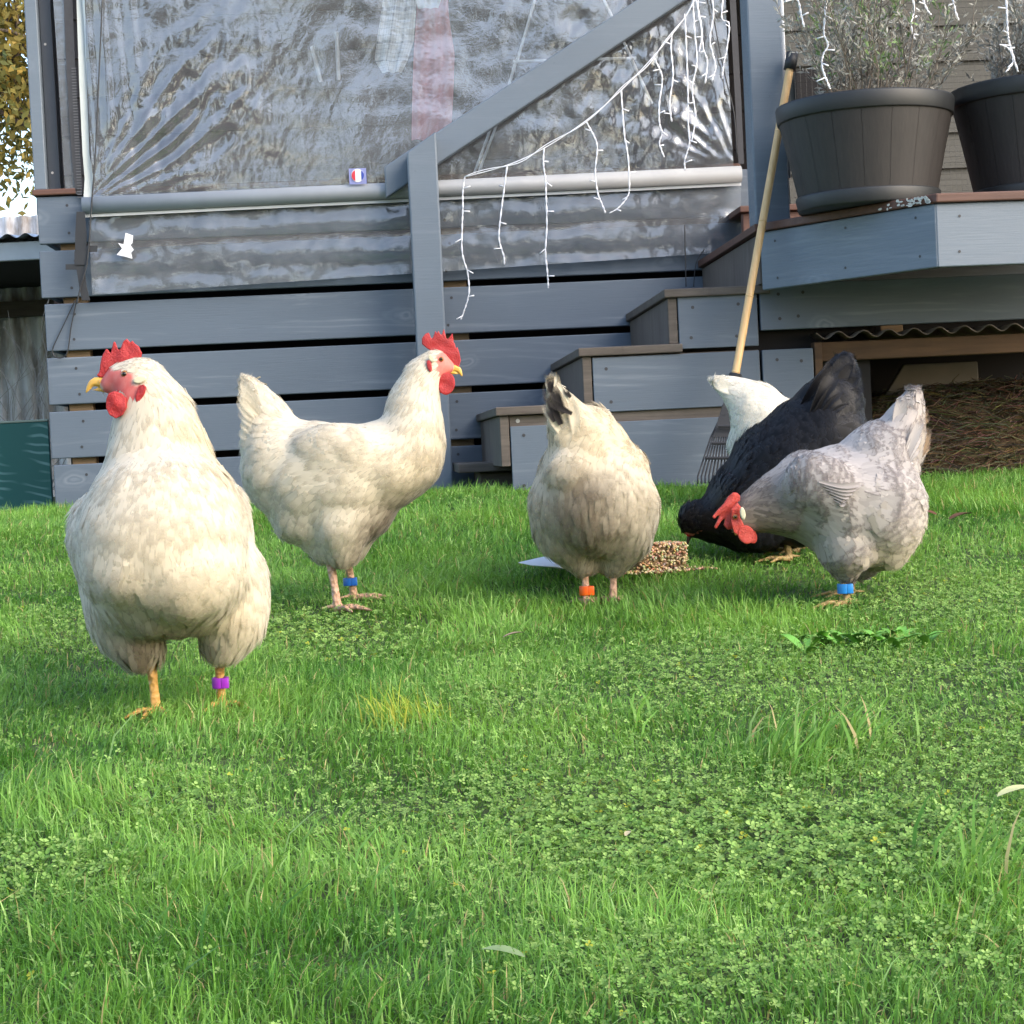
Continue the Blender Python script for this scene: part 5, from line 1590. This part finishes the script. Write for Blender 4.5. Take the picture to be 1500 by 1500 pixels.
h.quills([(a, b, c, w, col) for a, b, c, w, col in (
    ((838, 640, -.075), (818, 600, -.083), (800, 572, -.083), 22, wc), ((842, 640, -.077), (826, 600, -.085), (812, 560, -.085), 22, wc), ((850, 640, -.077), (838, 600, -.086), (826, 572, -.084), 22, wc),
    ((846, 652, -.083), (842, 615, -.09), (838, 585, -.086), 22, wc), ((826, 640, -.08), (808, 612, -.086), (797, 590, -.084), 18, wc),
    ((822, 622, -.087), (808, 592, -.091), (800, 560, -.088), 21, bk_), ((826, 606, -.089), (815, 580, -.092), (808, 553, -.089), 21, bk_),
    ((838, 606, -.093), (822, 598, -.095), (804, 587, -.093), 14, bk_), ((812, 618, -.090), (806, 606, -.092), (803, 594, -.09), 13, bk_),
    ((834, 590, -.093), (824, 572, -.095), (814, 556, -.092), 9, wc), ((836, 582, -.096), (831, 576, -.097), (827, 567, -.096), 11, bk_),
    ((806, 575, -.090), (807, 562, -.093), (809, 544, -.092), 17, bk_), ((812, 566, -.095), (814, 558, -.096), (814, 549, -.095), 6, wc))], M_fw, edge=.2)
flat_part('comb', h.ell(893, 806, 12, 6, .41), h.root, M_red, .006, .0018)
h.beak((902, 806, .40), (904, 814, .42), (905, 820, .43), 5.5, M_beak)
h.band(859, 865, -.005, plastic_band('band_orange', (0.85, 0.12, 0.01)), 10.5, .016)

# ---- hen 4: white, half hidden behind the black one
h = Hen('hen', 'white hen half hidden behind the black hen, tail up', (1145, 745), None)
h.chain([(1056, 561, 0, 12, 11, .016), (1078, 572, 0, 24, 20, .03), (1105, 592, 0, 38, 34, .06), (1125, 632, 0, 52, 56, .085), (1160, 650, 0, 58, 58, .09), (1190, 665, 0, 48, 46, .075)], 5)
h.chain([(1205, 680, 0, 32, 34, .05), (1222, 705, 0, 24, 26, .035), (1230, 725, 0, 16, 16, .02)], 5)
h.blob(1085, 650, 0, 20, 22, .05); h.blob(1125, 680, 0, 40, 30, .06)
L = h.leg((1140, 690, -.03), (1142, 755, -.03), fwd_dir=(1, 0, 0), rpx=5.5) + h.leg((1150, 690, .04), (1152, 750, .04), fwd_dir=(1, 0, 0), rpx=5.5)
h.hold(1232, 722, 0, .04); h.hold(1062, 565, 0, .03)
h.finish_body(L, down=tuple(WHITE * .95))
K = h.key
K(1060, 560, -.01, -1, -.3, 0, .05, .028, .1); K(1090, 575, -.02, -.9, -.3, 0, .045, .03, .1); K(1130, 580, -.03, -1, 0, 0, .045, .03, .1); K(1110, 620, -.07, -.8, .3, 0, .045, .032, .14)
K(1085, 640, -.04, -.3, 1, 0, .045, .026, .25, 'fluff'); K(1130, 660, -.08, -.6, .8, 0, .045, .03, .16); K(1180, 650, -.08, -.8, .2, 0, .045, .03, .1); K(1215, 700, -.03, -.7, -.5, 0, .045, .014, .1, 'hackle')
h.plumage(2000, M_fw, white_fn(h, [(1085, 640, -.05, .03, .25)], base=np.array([.68, .65, .57])), 4, edge=.03)
h.quills([((1095, 585, d), (1070, 566 + a, d), (1045 + b, 556 + a, d), 22, (.68, .65, .57)) for d, a, b in ((-.03, 4, 0), (-.02, -2, 3), (0, 0, -1), (.02, 4, 2))], M_fw, edge=.1)
flat_part('comb', h.ell(1238, 722, 8, 5, 0), h.root, M_red, .006, .0018)
h.beak((1236, 730, 0), (1240, 738, 0), (1241, 745, 0), 4.5, M_beak)

# ---- hen 5: black, head down to the left
h = Hen('hen', 'black hen with its head down pecking, behind the grey hen', (1155, 818), None)
h.chain([(1080, 738, 0, 46, 52, .085), (1110, 725, 0, 62, 62, .105), (1150, 690, 0, 80, 74, .12), (1195, 655, 0, 72, 80, .115), (1218, 605, 0, 42, 56, .06), (1230, 568, 0, 25, 38, .038)], 5)
h.chain([(1080, 742, 0, 44, 48, .08), (1058, 756, 0, 36, 40, .058), (1036, 763, 0, 27, 27, .038), (1017, 760, 0, 23, 25, .03), (1012, 772, 0, 14, 15, .018)], 6)
h.blob(1100, 778, 0, 52, 28, .08); h.blob(1160, 750, 0, 60, 50, .09); h.blob(1215, 610, -.05, 36, 46, .04)
h.add_bare(1025, 778, -.018, 18, 5, .03, -28); h.add_bare(1007, 781, 0, 6, 8, .02)
L = h.leg((1152, 785, -.03), (1156, 815, -.03), fwd_dir=(-1, -.2, 0), rpx=6) + h.leg((1165, 785, .05), (1168, 812, .05), fwd_dir=(-1, -.2, 0), rpx=6)
h.hold(1018, 765, 0, .045); h.hold(1238, 560, 0, .04)
h.finish_body(L, skin=(0.28, 0.055, 0.05), down=(.012, .012, .013), shank_mat=M_shank_d)
K = h.key
K(1010, 745, -.02, .6, -.4, 0, .026, .012, .16, 'hackle'); K(1035, 750, -.03, 1, -.3, 0, .035, .012, .1, 'hackle'); K(1065, 735, -.06, 1, -.5, 0, .055, .014, .1, 'hackle'); K(1085, 700, -.04, 1, -.8, 0, .06, .015, .1, 'hackle')
K(1110, 680, -.08, .8, -.3, 0, .055, .028, .1); K(1150, 620, -.04, .9, -.6, 0, .045, .032, .1); K(1160, 680, -.12, 1, -.2, 0, .05, .034, .12); K(1110, 770, -.08, .8, .3, 0, .045, .03, .14)
K(1195, 640, -.11, .9, -.3, 0, .045, .038, .16); K(1225, 600, -.07, .6, -.7, 0, .05, .036, .2); K(1235, 560, -.03, .35, -1, 0, .06, .03, .16); K(1225, 660, -.1, .9, .2, 0, .045, .038, .2, 'fluff'); K(1210, 590, -.05, .6, -.9, 0, .05, .034, .15)
def black_fn(p, n, kind, rg): return np.array([.0042, .0042, .0048]) * rg.uniform(.6, 1.6, (len(p), 1))
h.plumage(3200, M_fb, black_fn, 5, edge=.7, nm=.55, tk=1.0, wk=1.05, nk=1.0, size=.95)
bl_ = (.006, .006, .0075)
h.quills([((1205, 610, d), (mx, my, d - .01), (tx, ty, d), 38, bl_) for d, mx, my, tx, ty in ((-.035, 1215, 565, 1226, 524), (-.04, 1225, 562, 1244, 520), (-.045, 1232, 568, 1258, 534), (-.05, 1236, 580, 1264, 556), (-.055, 1238, 594, 1266, 582), (-.06, 1236, 610, 1262, 606), (-.06, 1232, 626, 1256, 630))], M_fb, name='tail_fan', edge=.6)
h.quills([((1215, 605, d), (1232 + a, 560, d), (1243 + b, 524 + c, d), 30, bl_) for d, a, b, c in ((.02, -8, -12, 4), (.0, -2, -2, -2), (-.02, 2, 6, 4), (-.035, 6, 12, 14))] +
         [((1215, 620, -.06), (1240, 588 + k * 13, -.075), (1262 - k * 1.5, 572 + k * 15, -.065), 24, bl_) for k in range(5)] + [((1190, 610 + k * 10, -.09), (1208 + k * 6, 572 + k * 12, -.10), (1226 + k * 8, 545 + k * 18, -.085), 27, bl_) for k in range(4)] + [((1175, 600, -.06), (1195, 570, -.07), (1214 + k * 9, 545 - k * 6, -.06), 24, bl_) for k in range(3)], M_fb, edge=.7)
flat_part('comb', h.outline([(1004, 768), (1009, 770), (1013, 779), (1013, 785), (1006, 786), (1005, 778)], -.006), h.root, M_red, .006, .0014)
flat_part('wattle', h.ell(1045, 774, 4, 8, -.03, 15), h.root, M_red, .005, .0014)
h.beak((1014, 781, 0), (1009, 788, 0), (1007, 798, 0), 5.5, M_beak_dark)
h.eye(1018, 772, -.02, .0042)

# ---- hen 6: lavender grey, head down to the left
h = Hen('hen', 'lavender grey hen in front with coral comb and blue leg band, head lowered', (1243, 882), None)
h.blob(1180, 728, 0, 56, 66, .095); h.blob(1222, 732, 0, 80, 78, .115); h.blob(1272, 735, 0, 74, 84, .115); h.blob(1308, 742, 0, 42, 70, .09)
h.blob(1285, 672, 0, 58, 52, .075); h.chain([(1315, 650, 0, 38, 48, .05), (1334, 604, 0, 20, 30, .026)], 5); h.blob(1200, 710, -.085, 56, 44, .04, 18); h.blob(1262, 720, -.075, 40, 28, .04, 22)
h.chain([(1150, 735, -.01, 46, 50, .075), (1122, 742, -.02, 34, 37, .052), (1100, 750, -.03, 24, 29, .034), (1088, 757, -.04, 18, 22, .024), (1081, 768, -.04, 11, 13, .015)], 6)
h.chain([(1238, 795, -.045, 44, 40, .055), (1238, 828, -.035, 22, 20, .03)], 4); h.chain([(1262, 800, .05, 42, 36, .05), (1255, 828, .045, 20, 18, .028)], 4); h.blob(1290, 790, 0, 45, 38, .07)
h.add_bare(1079, 764, -.05, 12, 16, .035, 15)
L = h.leg((1230, 822, -.035), (1242, 880, -.045), fwd_dir=(-1, -.4, 0), rpx=6.2) + h.leg((1250, 825, .045), (1247, 868, .05), fwd_dir=(-1, .1, 0), rpx=6)
h.hold(1086, 760, -.04, .035); h.hold(1334, 604, 0, .035); h.hold(1238, 830, -.04, .02)
h.finish_body(L, skin=(0.42, 0.12, 0.06), down=(.5, .48, .47), shank_mat=M_shank_d)
K = h.key
K(1095, 735, -.05, .8, -.4, 0, .028, .010, .1, 'hackle'); K(1115, 750, -.07, 1, .1, 0, .038, .012, .1, 'hackle'); K(1135, 735, -.08, 1, -.1, 0, .045, .014, .1, 'hackle'); K(1130, 775, -.05, .9, .5, 0, .04, .014, .1, 'hackle')
K(1150, 700, -.05, .9, -.3, 0, .04, .026, .09); K(1180, 710, -.12, 1, .05, 0, .038, .030, .09); K(1220, 690, -.09, 1, -.1, 0, .04, .030, .09); K(1220, 740, -.12, 1, .3, 0, .042, .032, .1); K(1270, 725, -.12, 1, .25, 0, .06, .03, .09)
K(1270, 660, -.07, .9, -.3, 0, .036, .028, .12); K(1310, 640, -.04, .5, -.9, 0, .05, .028, .14); K(1335, 590, -.02, .3, -1, 0, .05, .026, .12); K(1200, 780, -.1, .7, .8, 0, .042, .03, .14)
K(1250, 780, -.11, .6, .9, 0, .042, .032, .18); K(1310, 760, -.09, .5, .9, 0, .045, .028, .24, 'fluff'); K(1330, 720, -.05, .6, .6, 0, .045, .028, .25, 'fluff'); K(1238, 825, -.07, .1, 1, 0, .035, .018, .2, 'fluff'); K(1290, 815, -.06, .3, 1, 0, .045, .022, .3, 'fluff')
LAV = np.array([.40, .37, .355]); NECK = np.array([.21, .175, .145]); FL = np.array([.66, .58, .44])
def lav_fn(p, n, kind, rg):
    c = np.tile(LAV, (len(p), 1)) * rg.uniform(.84, 1.1, (len(p), 1))
    w = np.clip(soft(p, h, 1108, 752, -.05, .065) * 1.5, 0, 1)[:, None]; c = c * (1 - w) + NECK * w * rg.uniform(.6, 1.2, (len(p), 1))
    for (px, py, d, r, a, cc) in ((1335, 760, -.02, .055, .8, FL), (1320, 800, -.03, .05, .8, FL), (1290, 800, -.06, .06, .55, FL), (1355, 640, -.02, .04, .5, np.array([.45, .33, .2])), (1250, 830, -.04, .04, .6, np.array([.3, .22, .13])), (1225, 720, -.11, .02, .25, NECK)):
        w = np.clip(soft(p, h, px, py, d, r) * a * rg.uniform(.6, 1.2, len(p)), 0, 1)[:, None]; c = c * (1 - w) + cc * w
    return c
h.plumage(3400, M_fg, lav_fn, 6, edge=lambda p: np.clip(.8 - .78 * soft(p, h, 1320, 790, -.03, .09), .04, .8), nm=.9, wk=.95, nk=1.15, tk=.3, jitter=.08)
lv_ = (.40, .37, .355); br_ = (.36, .26, .17)
h.quills([((1305, 660, d), (1322 + a, 620, d), (1330 + b, 572 + c, d), 24, col) for d, a, b, c, col in ((-.035, -6, -8, 6, lv_), (-.03, 2, 2, 2, lv_), (-.02, 10, 16, 8, lv_), (.01, 16, 28, 24, br_), (.03, 20, 32, 36, br_))] +
         [((1318, 690, -.06), (1335, 650 + k * 8, -.06), (1352 - k * 3, 610 + k * 22, -.05), 18, (.55, .51, .49) if k % 2 else lv_) for k in range(4)] +
         [((1322, 700, -.02), (1345, 665, -.02), (1362, 625 + k * 13, -.015), 20, br_) for k in range(3)], M_fg, edge=.5)
# folded flight feathers
h.quills([((1200, 705 + 3 * k, -.128 + .002 * k), (1235, 712 + 5 * k, -.131 + .002 * k), (1268 - 8 * k, 708 + 6 * k, -.122), 10, (.34, .31, .305)) for k in range(6)], M_fg, name='wing_quills', edge=.75)
comb6 = [(1084, 726), (1080, 722), (1074, 721), (1066, 728), (1060, 738), (1051, 747), (1043, 757), (1046, 760), (1055, 752), (1053, 758), (1046, 772), (1049, 775), (1056, 764), (1063, 757), (1060, 769), (1066, 776), (1075, 774), (1077, 760), (1076, 745), (1084, 736)]
flat_part('comb', h.outline(comb6, -.045), h.root, M_coral, .008, .0013, wavy=.003)
flat_part('face_skin', h.outline([(1071, 746), (1080, 736), (1086, 744), (1084, 758), (1089, 768), (1092, 778), (1083, 786), (1075, 780), (1071, 766)], -.061), h.root, M_coral, .006, .0012, wavy=.003)
flat_part('wattle', h.ell(1093, 783, 12, 14, -.062, -25), h.root, M_coral, .007, .0013, wavy=.003)
flat_part('wattle', h.ell(1100, 784, 8, 13, -.04, -25), h.root, M_coral, .007, .0013, wavy=.003)
flat_part('ear_lobe', h.ell(1088, 752, 4, 9.5, -.074, -10), h.root, M_lobe, .005, .0013)
h.beak((1080, 770, -.045), (1078, 777, -.045), (1078, 784, -.045), 5, M_beak)
h.eye(1077, 757, -.0655, .0042)
h.band(1237, 862, -.042, plastic_band('band_bright_blue', (0.02, 0.22, 0.62)), 10.5, .016)

# ------------------------------------------------------------------ food on the lawn
sb = G(960, 838)
seed = thing('seed_block', 'block of mixed grain and seeds lying beside the cream hen', 'feed block', sb, 0.25)
bm = bmesh.new(); box(bm, -.048, .048, -.04, .04, .0, .052, .012); obj('core', bm, simple('seed_binder', (.20, .13, .06), .9, .3, 80), seed)
V, Fc = ico(1); Vs = []; Fs = []; Cs = []; n0 = 0
pal = [(.58, .44, .25), (.48, .34, .18), (.56, .45, .26), (.16, .10, .06), (.34, .21, .11), (.44, .25, .12), (.60, .50, .33)]
rs = random.Random(4)
for k in range(900):
    f = rs.random()
    if f < .45: p = Vector((rs.uniform(-.05, .05), rs.uniform(-.042, .042), .053))
    elif f < .8: p = Vector((rs.uniform(-.05, .05), -.042, rs.uniform(0, .053)))
    else: p = Vector((rs.choice((-.05, .05)), rs.uniform(-.042, .042), rs.uniform(0, .053)))
    if rs.random() < .12: p = Vector((rs.uniform(-.09, .09), rs.uniform(-.1, .0), .006))
    S = Matrix.Diagonal((rs.uniform(.0028, .0045), rs.uniform(.0018, .0028), rs.uniform(.0018, .0026)))
    Rm = Matrix.Rotation(rs.uniform(0, 6.28), 3, Vector((rs.gauss(0, 1), rs.gauss(0, 1), rs.gauss(0, 1))).normalized())
    W_ = np.array(Rm @ S); Vs.append(V @ W_.T + np.array(p)); Fs.append(np.array(Fc) + n0); n0 += len(V)
    c = rs.choice(pal); Cs += [(*[x * rs.uniform(.7, 1.2) for x in c], 1)] * len(V)
o = np_mesh('seeds', np.concatenate(Vs), np.concatenate(Fs).ravel(), np.full(n0 // len(V) * len(Fc), 3), attr_mat('seed', .6), seed, col=np.array(Cs)); tag(o, kind='stuff')

pp = G(820, 838)
paper = thing('paper_sheet', 'crumpled white paper sheet lying under the cream hen', 'paper', pp)
pts = [P(760, 834, 3.56), P(790, 827, 3.62), P(820, 821, 3.66), P(850, 846, 3.56), P(812, 840, 3.54), P(780, 838, 3.55)]
pts2 = [P(843, 847, 3.56), P(858, 852, 3.54), P(889, 842, 3.58), P(880, 810, 3.66), P(862, 830, 3.62)]
M_paper = simple('white_paper', (.82, .84, .9), .6, .03)
for pl in (pts, pts2):
    bm = bmesh.new(); prism(bm, [Vector(p) - pp + Vector((0, 0, .012)) for p in pl], (0, .0, .0012)); obj('sheet', bm, M_paper, paper)

# ------------------------------------------------------------------ grass and clover
def project(X, Y, Z):
    dx, dy, dz = X - CAM.x, Y - CAM.y, Z - CAM.z
    f_ = dx * fwd.x + dy * fwd.y + dz * fwd.z
    r_ = dx * RT.x + dy * RT.y + dz * RT.z; u_ = dx * UP.x + dy * UP.y + dz * UP.z
    return 750 + F * r_ / f_, 750 - F * u_ / f_

def ground_samples(n, ymin=1.25, ymax=6.1, power=.15, rg=rng):
    u = rg.random(n); a = power + 1
    Y = (ymin ** a + u * (ymax ** a - ymin ** a)) ** (1 / a)
    X = (rg.random(n) * 2 - 1) * (.30 * Y + .08)
    return X, Y

def ell_field(px, py, items):
    o = np.zeros_like(px)
    for (cx, cy, rx, ry, a) in items:
        o = np.maximum(o, a * np.exp(-(((px - cx) / rx) ** 2 + ((py - cy) / ry) ** 2)))
    return o
def vnoise(X, Y, s, seed):
    r = np.random.default_rng(seed); o = np.zeros_like(X)
    for _ in range(7):
        k = r.normal(0, 1, 2) * s; o += np.sin(k[0] * X + k[1] * Y + r.uniform(0, 6.28))
    return o / 2.6
CLOVER = [(850, 1210, 330, 100, 1), (1120, 1240, 260, 85, 1), (1380, 1130, 220, 110, .9), (1280, 1000, 240, 45, .9), (1040, 1000, 150, 60, .85), (1000, 1440, 230, 55, .95), (300, 1185, 110, 30, .8),
          (170, 930, 150, 40, .8), (1400, 880, 150, 50, .9), (430, 935, 130, 35, .8), (120, 1290, 150, 45, .7), (1300, 1400, 220, 50, .7), (740, 1040, 120, 40, .6), (1360, 1280, 150, 60, .6), (250, 1440, 150, 40, .35)]
TALL = [(230, 1390, 330, 130, .9), (600, 1450, 260, 60, .7), (1440, 1340, 100, 80, .8), (60, 1180, 160, 60, .6), (200, 770, 260, 30, 1.0), (1430, 735, 160, 30, .9), (500, 1020, 170, 60, .8), (1130, 1110, 90, 30, .9), (700, 800, 250, 60, .6), (950, 905, 260, 30, .5), (1040, 760, 120, 50, .5), (820, 1490, 200, 40, .7), (1250, 1470, 200, 40, .6), (640, 1120, 120, 40, .5)]

BL_S = np.array([0, .38, .72, 1.0])
def blades(n, name, hmul=1.0, wmul=1.0, rg=rng, XY=None, colf=None, lean=None, ha=None, wa=None):
    X, Y = XY if XY is not None else ground_samples(n, rg=rg)
    Z = gz(X, Y); px, py = project(X, Y, Z)
    cl = ell_field(px, py, CLOVER); ta = ell_field(px, py, TALL)
    nz = vnoise(X, Y, 9, 5); nz2 = vnoise(X, Y, 26, 6)
    if XY is None:
        keep = rg.random(len(X)) > (cl * .62 - ta * .3)
        X, Y, Z, px, py, cl, ta, nz, nz2 = [a[keep] for a in (X, Y, Z, px, py, cl, ta, nz, nz2)]
    N = len(X)
    H = (.019 + .018 * ta + .005 * nz + .005 * nz2 - .007 * cl) * rg.uniform(.5, 1.45, N) * hmul
    H = np.clip(H, .007, .12)
    if ha is not None: H = ha * rg.uniform(.35, 1.2, N)
    W = (.0006 + .00055 * rg.random(N)) * wmul * (1 + .18 * (Y - 1.4))
    if wa is not None: W = wa * rg.uniform(.7, 1.2, N)
    a = rg.uniform(0, 2 * np.pi, N) if lean is None else rg.normal(lean, .8, N)
    swirl = vnoise(X, Y, 6, 8) * 2.5
    a = np.where(rg.random(N) < .5, a, swirl + rg.normal(0, .6, N)) if lean is None else a
    ln = np.abs(rg.normal(1.35, .75, N)) if lean is None else rg.uniform(.8, 1.5, N)
    d = np.stack([np.cos(a), np.sin(a)], 1)
    face = a + rg.normal(np.pi / 2, .6, N)
    s = np.stack([np.cos(face), np.sin(face), np.zeros(N)], 1)
    V = np.zeros((N, 4, 2, 3)); Nm = np.zeros((N, 4, 2, 3))
    for i_, t_ in enumerate(BL_S):
        th_ = ln * t_ * 1.15
        # arc of bend
        r_ = H * t_
        hor = r_ * np.sin(th_ * .6); ver = r_ * np.cos(th_ * .6)
        c = np.stack([X + d[:, 0] * hor, Y + d[:, 1] * hor, Z + ver - .002], 1)
        w = W * (1 - t_ ** 1.6 * .93) * (.75 + .25 * min(1, t_ * 3))
        V[:, i_, 0] = c - s * w[:, None]; V[:, i_, 1] = c + s * w[:, None]
    idx = np.arange(N * 8).reshape(N, 4, 2)
    q = np.stack([idx[:, :-1, 0], idx[:, :-1, 1], idx[:, 1:, 1], idx[:, 1:, 0]], -1).reshape(-1, 4)
    f = rg.random((N, 1)); g2 = np.clip(.5 + .35 * nz[:, None] + .2 * rg.normal(0, 1, (N, 1)), 0, 1)
    c1 = np.array([.075, .21, .030]); c2 = np.array([.22, .42, .085]); 
    c = c1 * (1 - g2) + c2 * g2
    c = c * rg.uniform(.75, 1.2, (N, 1))
    pale = rg.random(N) < .07; c[pale] = np.array([.34, .52, .17]) * rg.uniform(.8, 1.2, (pale.sum(), 1))
    dry = rg.random(N) < .03
    c[dry] = np.array([.46, .38, .18]) * rg.uniform(.7, 1.2, (dry.sum(), 1))
    if colf is not None: c = colf(N, rg)
    tipg = np.array([.72, .9, 1.08, 1.2])
    cc = np.ones((N, 4, 2, 4)); cc[..., :3] = c[:, None, None, :] 
    return np_mesh(name, V.reshape(-1, 3), q.ravel(), np.full(len(q), 4), M_grass, col=cc.reshape(-1, 4))

def grass_mat(name, rough, trans, spec):
    t = NT(name); at = t.n('ShaderNodeAttribute', attribute_name='Col')
    b = t.bsdf(at.outputs['Color'], rough); b.inputs['Specular IOR Level'].default_value = spec
    tr = t.n('ShaderNodeBsdfTranslucent'); t.l(t.mix(1.0, at.outputs['Color'], (1.5, 1.35, .8), 'MULTIPLY'), tr.inputs[0])
    mx = t.n('ShaderNodeMixShader'); mx.inputs[0].default_value = trans
    t.l(b.outputs[0], mx.inputs[1]); t.l(tr.outputs[0], mx.inputs[2])
    return t.done(mx)
M_grass = grass_mat('grass_blade', .5, .38, .25)
M_clover = grass_mat('clover_leaf', .6, .3, .15)
o = blades(330000, 'grass', 1.0); tag(o, 'short green lawn grass', 'grass', kind='stuff')

# broad long blades leaning right in the middle of the lawn
def patch_xy(px, py, rx, ry, n):
    c = G(px, py); ex = (G(px + rx, py) - c).length; ey = (G(px, py - ry) - G(px, py + ry)).length / 2
    return c.x + rng.normal(0, .5, n) * ex, c.y + rng.normal(0, .5, n) * ey
Xs, Ys = [], []
for (px, py, rx, ry, n) in ((1150, 1112, 80, 26, 60), (1230, 1090, 120, 30, 75), (1440, 1300, 90, 60, 50), (940, 1070, 90, 40, 26), (300, 1330, 400, 200, 60)):
    x, y = patch_xy(px, py, rx, ry, n); Xs.append(x); Ys.append(y)
o = blades(0, 'long_grass', XY=(np.concatenate(Xs), np.concatenate(Ys)), lean=.3, ha=.075, wa=.0022); tag(o, 'longer broad grass blades leaning right across the clover', 'grass', kind='stuff')
x, y = patch_xy(592, 1062, 55, 14, 230)
def ycol(N, rg):
    f = rg.random((N, 1)); return np.array([.22, .38, .04]) * (1 - f) + np.array([.52, .50, .10]) * f
o = blades(0, 'yellow_tuft', XY=(x, y), ha=.05, wa=.0013, colf=ycol); tag(o, 'yellowing tuft of grass in the left half of the lawn', 'grass tuft')

def clover(n, seed):
    rg = np.random.default_rng(seed)
    X, Y = ground_samples(n * 3, power=.0, rg=rg); Z = gz(X, Y); px, py = project(X, Y, Z)
    cl = ell_field(px, py, CLOVER); ta = ell_field(px, py, TALL)
    pr = np.clip(cl * 1.1 + .10 + .12 * vnoise(X, Y, 12, 9) - .2 * ta, 0, 1)
    k = rg.random(len(X)) < pr
    X, Y, Z, cl = [a[k][:n] for a in (X, Y, Z, cl)]
    N = len(X)
    hgt = rg.uniform(.004, .016, N) + .003 * (1 - cl)
    R = rg.uniform(.0024, .0045, N)
    big = vnoise(X, Y, 4, 12) > .7; R = np.where(big, R * 1.35, R)
    # leaf plane
    nrm = np.stack([rg.normal(0, .38, N), rg.normal(-.15, .38, N), np.ones(N)], 1); nrm /= np.linalg.norm(nrm, axis=1)[:, None]
    a0 = rg.uniform(0, 6.28, N)
    ax = np.stack([np.cos(a0), np.sin(a0), np.zeros(N)], 1); ax -= (ax * nrm).sum(1)[:, None] * nrm; ax /= np.linalg.norm(ax, axis=1)[:, None]
    ay = np.cross(nrm, ax)
    c = np.stack([X, Y, Z + hgt], 1)
    Vl = []
    for j in range(3):
        an = j * 2.094
        d = ax * math.cos(an) + ay * math.sin(an); s = np.cross(nrm, d)
        lift = rg.normal(.12, .12, N)[:, None]
        Rn = R[:, None]
        p0 = c + d * Rn * .08
        mid = c + d * Rn * .62 + nrm * Rn * (lift * .6 - .08)
        l1 = c + d * Rn * .45 + s * Rn * .40 + nrm * Rn * (lift * .5 + .10); l2 = c + d * Rn * .9 + s * Rn * .36 + nrm * Rn * (lift + .06)
        r1 = c + d * Rn * .45 - s * Rn * .40 + nrm * Rn * (lift * .5 + .10); r2 = c + d * Rn * .9 - s * Rn * .36 + nrm * Rn * (lift + .06)
        tip = c + d * Rn * .97 + nrm * Rn * lift
        Vl.append(np.stack([p0, l1, l2, tip, r2, r1], 1))
    V = np.stack(Vl, 1).reshape(-1, 3)                  # N,3,6
    idx = np.arange(N * 18).reshape(N * 3, 6)
    q = np.concatenate([idx[:, [0, 3, 2, 1]], idx[:, [0, 5, 4, 3]]])
    f = rg.random((N, 1)); col = np.array([.12, .25, .05]) * (1 - f) + np.array([.30, .45, .13]) * f
    col *= rg.uniform(.7, 1.2, (N, 1))
    yl = rg.random(N) < .005; col[yl] = (.38, .40, .05)
    cc = np.concatenate([col, np.ones((N, 1))], 1)
    o = np_mesh('clover', V, q.ravel(), np.full(len(q), 4), M_clover, col=np.repeat(cc, 18, 0), smooth=False)
    tag(o, 'low clover carpet spread through the lawn', 'clover', kind='stuff')
clover(66000, 31)

# plantain weed
pw = G(1260, 945)
weed = thing('plantain_weed', 'broad leaved bright green weed in front of the grey hen', 'weed', pw)
M_weed = simple('weed_leaf', (.13, .33, .04), .45, .25, 30)
rs = random.Random(8)
def leaf_obj(parent, base, az, L, W, up, mat, name='leaf'):
    bm = bmesh.new(); d = Vector((math.cos(az), math.sin(az), 0)); s = Vector((-d.y, d.x, 0))
    rows = []
    for k in range(7):
        f = k / 6; w = W * math.sin(math.pi * min(1, .08 + f * .92)) ** .8 * .5
        c = base + d * L * f * math.cos(up * .6) + Vector((0, 0, L * (math.sin(up) * f - .55 * math.sin(up) * f * f)))
        rows.append([bm.verts.new(c - s * w + Vector((0, 0, w * .3))), bm.verts.new(c), bm.verts.new(c + s * w + Vector((0, 0, w * .3)))])
    for k in range(6):
        for m in range(2): bm.faces.new((rows[k][m], rows[k][m + 1], rows[k + 1][m + 1], rows[k + 1][m]))
    return obj(name, bm, mat, parent, True)
for k in range(52):
    b_ = Vector((max(-.085, min(.085, rs.gauss(0, .05))), rs.gauss(0, .035), -.006))
    leaf_obj(weed, b_, rs.uniform(0, 6.28), rs.uniform(.035, .065), rs.uniform(.011, .019), rs.uniform(.8, 1.45), M_weed)

def fallen(px, py, L, W, az, col, label, name='fallen_leaf', hz=.02):
    g = G(px, py); t_ = thing(name, label, 'leaf', g, 0, 'fallen leaves on the lawn')
    leaf_obj(t_, Vector((0, 0, hz)), az, L, W, .35, simple('fallen_' + str(px), col, .7, .3, 60), 'blade')
fallen(1462, 1196, .042, .022, .1, (.55, .55, .25), 'pale yellow fallen leaf at the right edge of the lawn')
fallen(1392, 775, .06, .03, .4, (.10, .045, .02), 'dark brown fallen leaf behind the grey hen')
fallen(1372, 768, .05, .026, 2.4, (.13, .055, .025), 'small brown fallen leaf beside the darker one behind the grey hen')
fallen(738, 952, .035, .014, .2, (.30, .22, .15), 'small tan dry leaf at the centre of the lawn')
fallen(770, 1440, .035, .016, 2.9, (.17, .24, .10), 'dull grey green leaf lying near the bottom of the lawn')
fallen(918, 1255, .014, .006, 1.2, (.45, .38, .22), 'small pale dead leaf on the clover carpet')
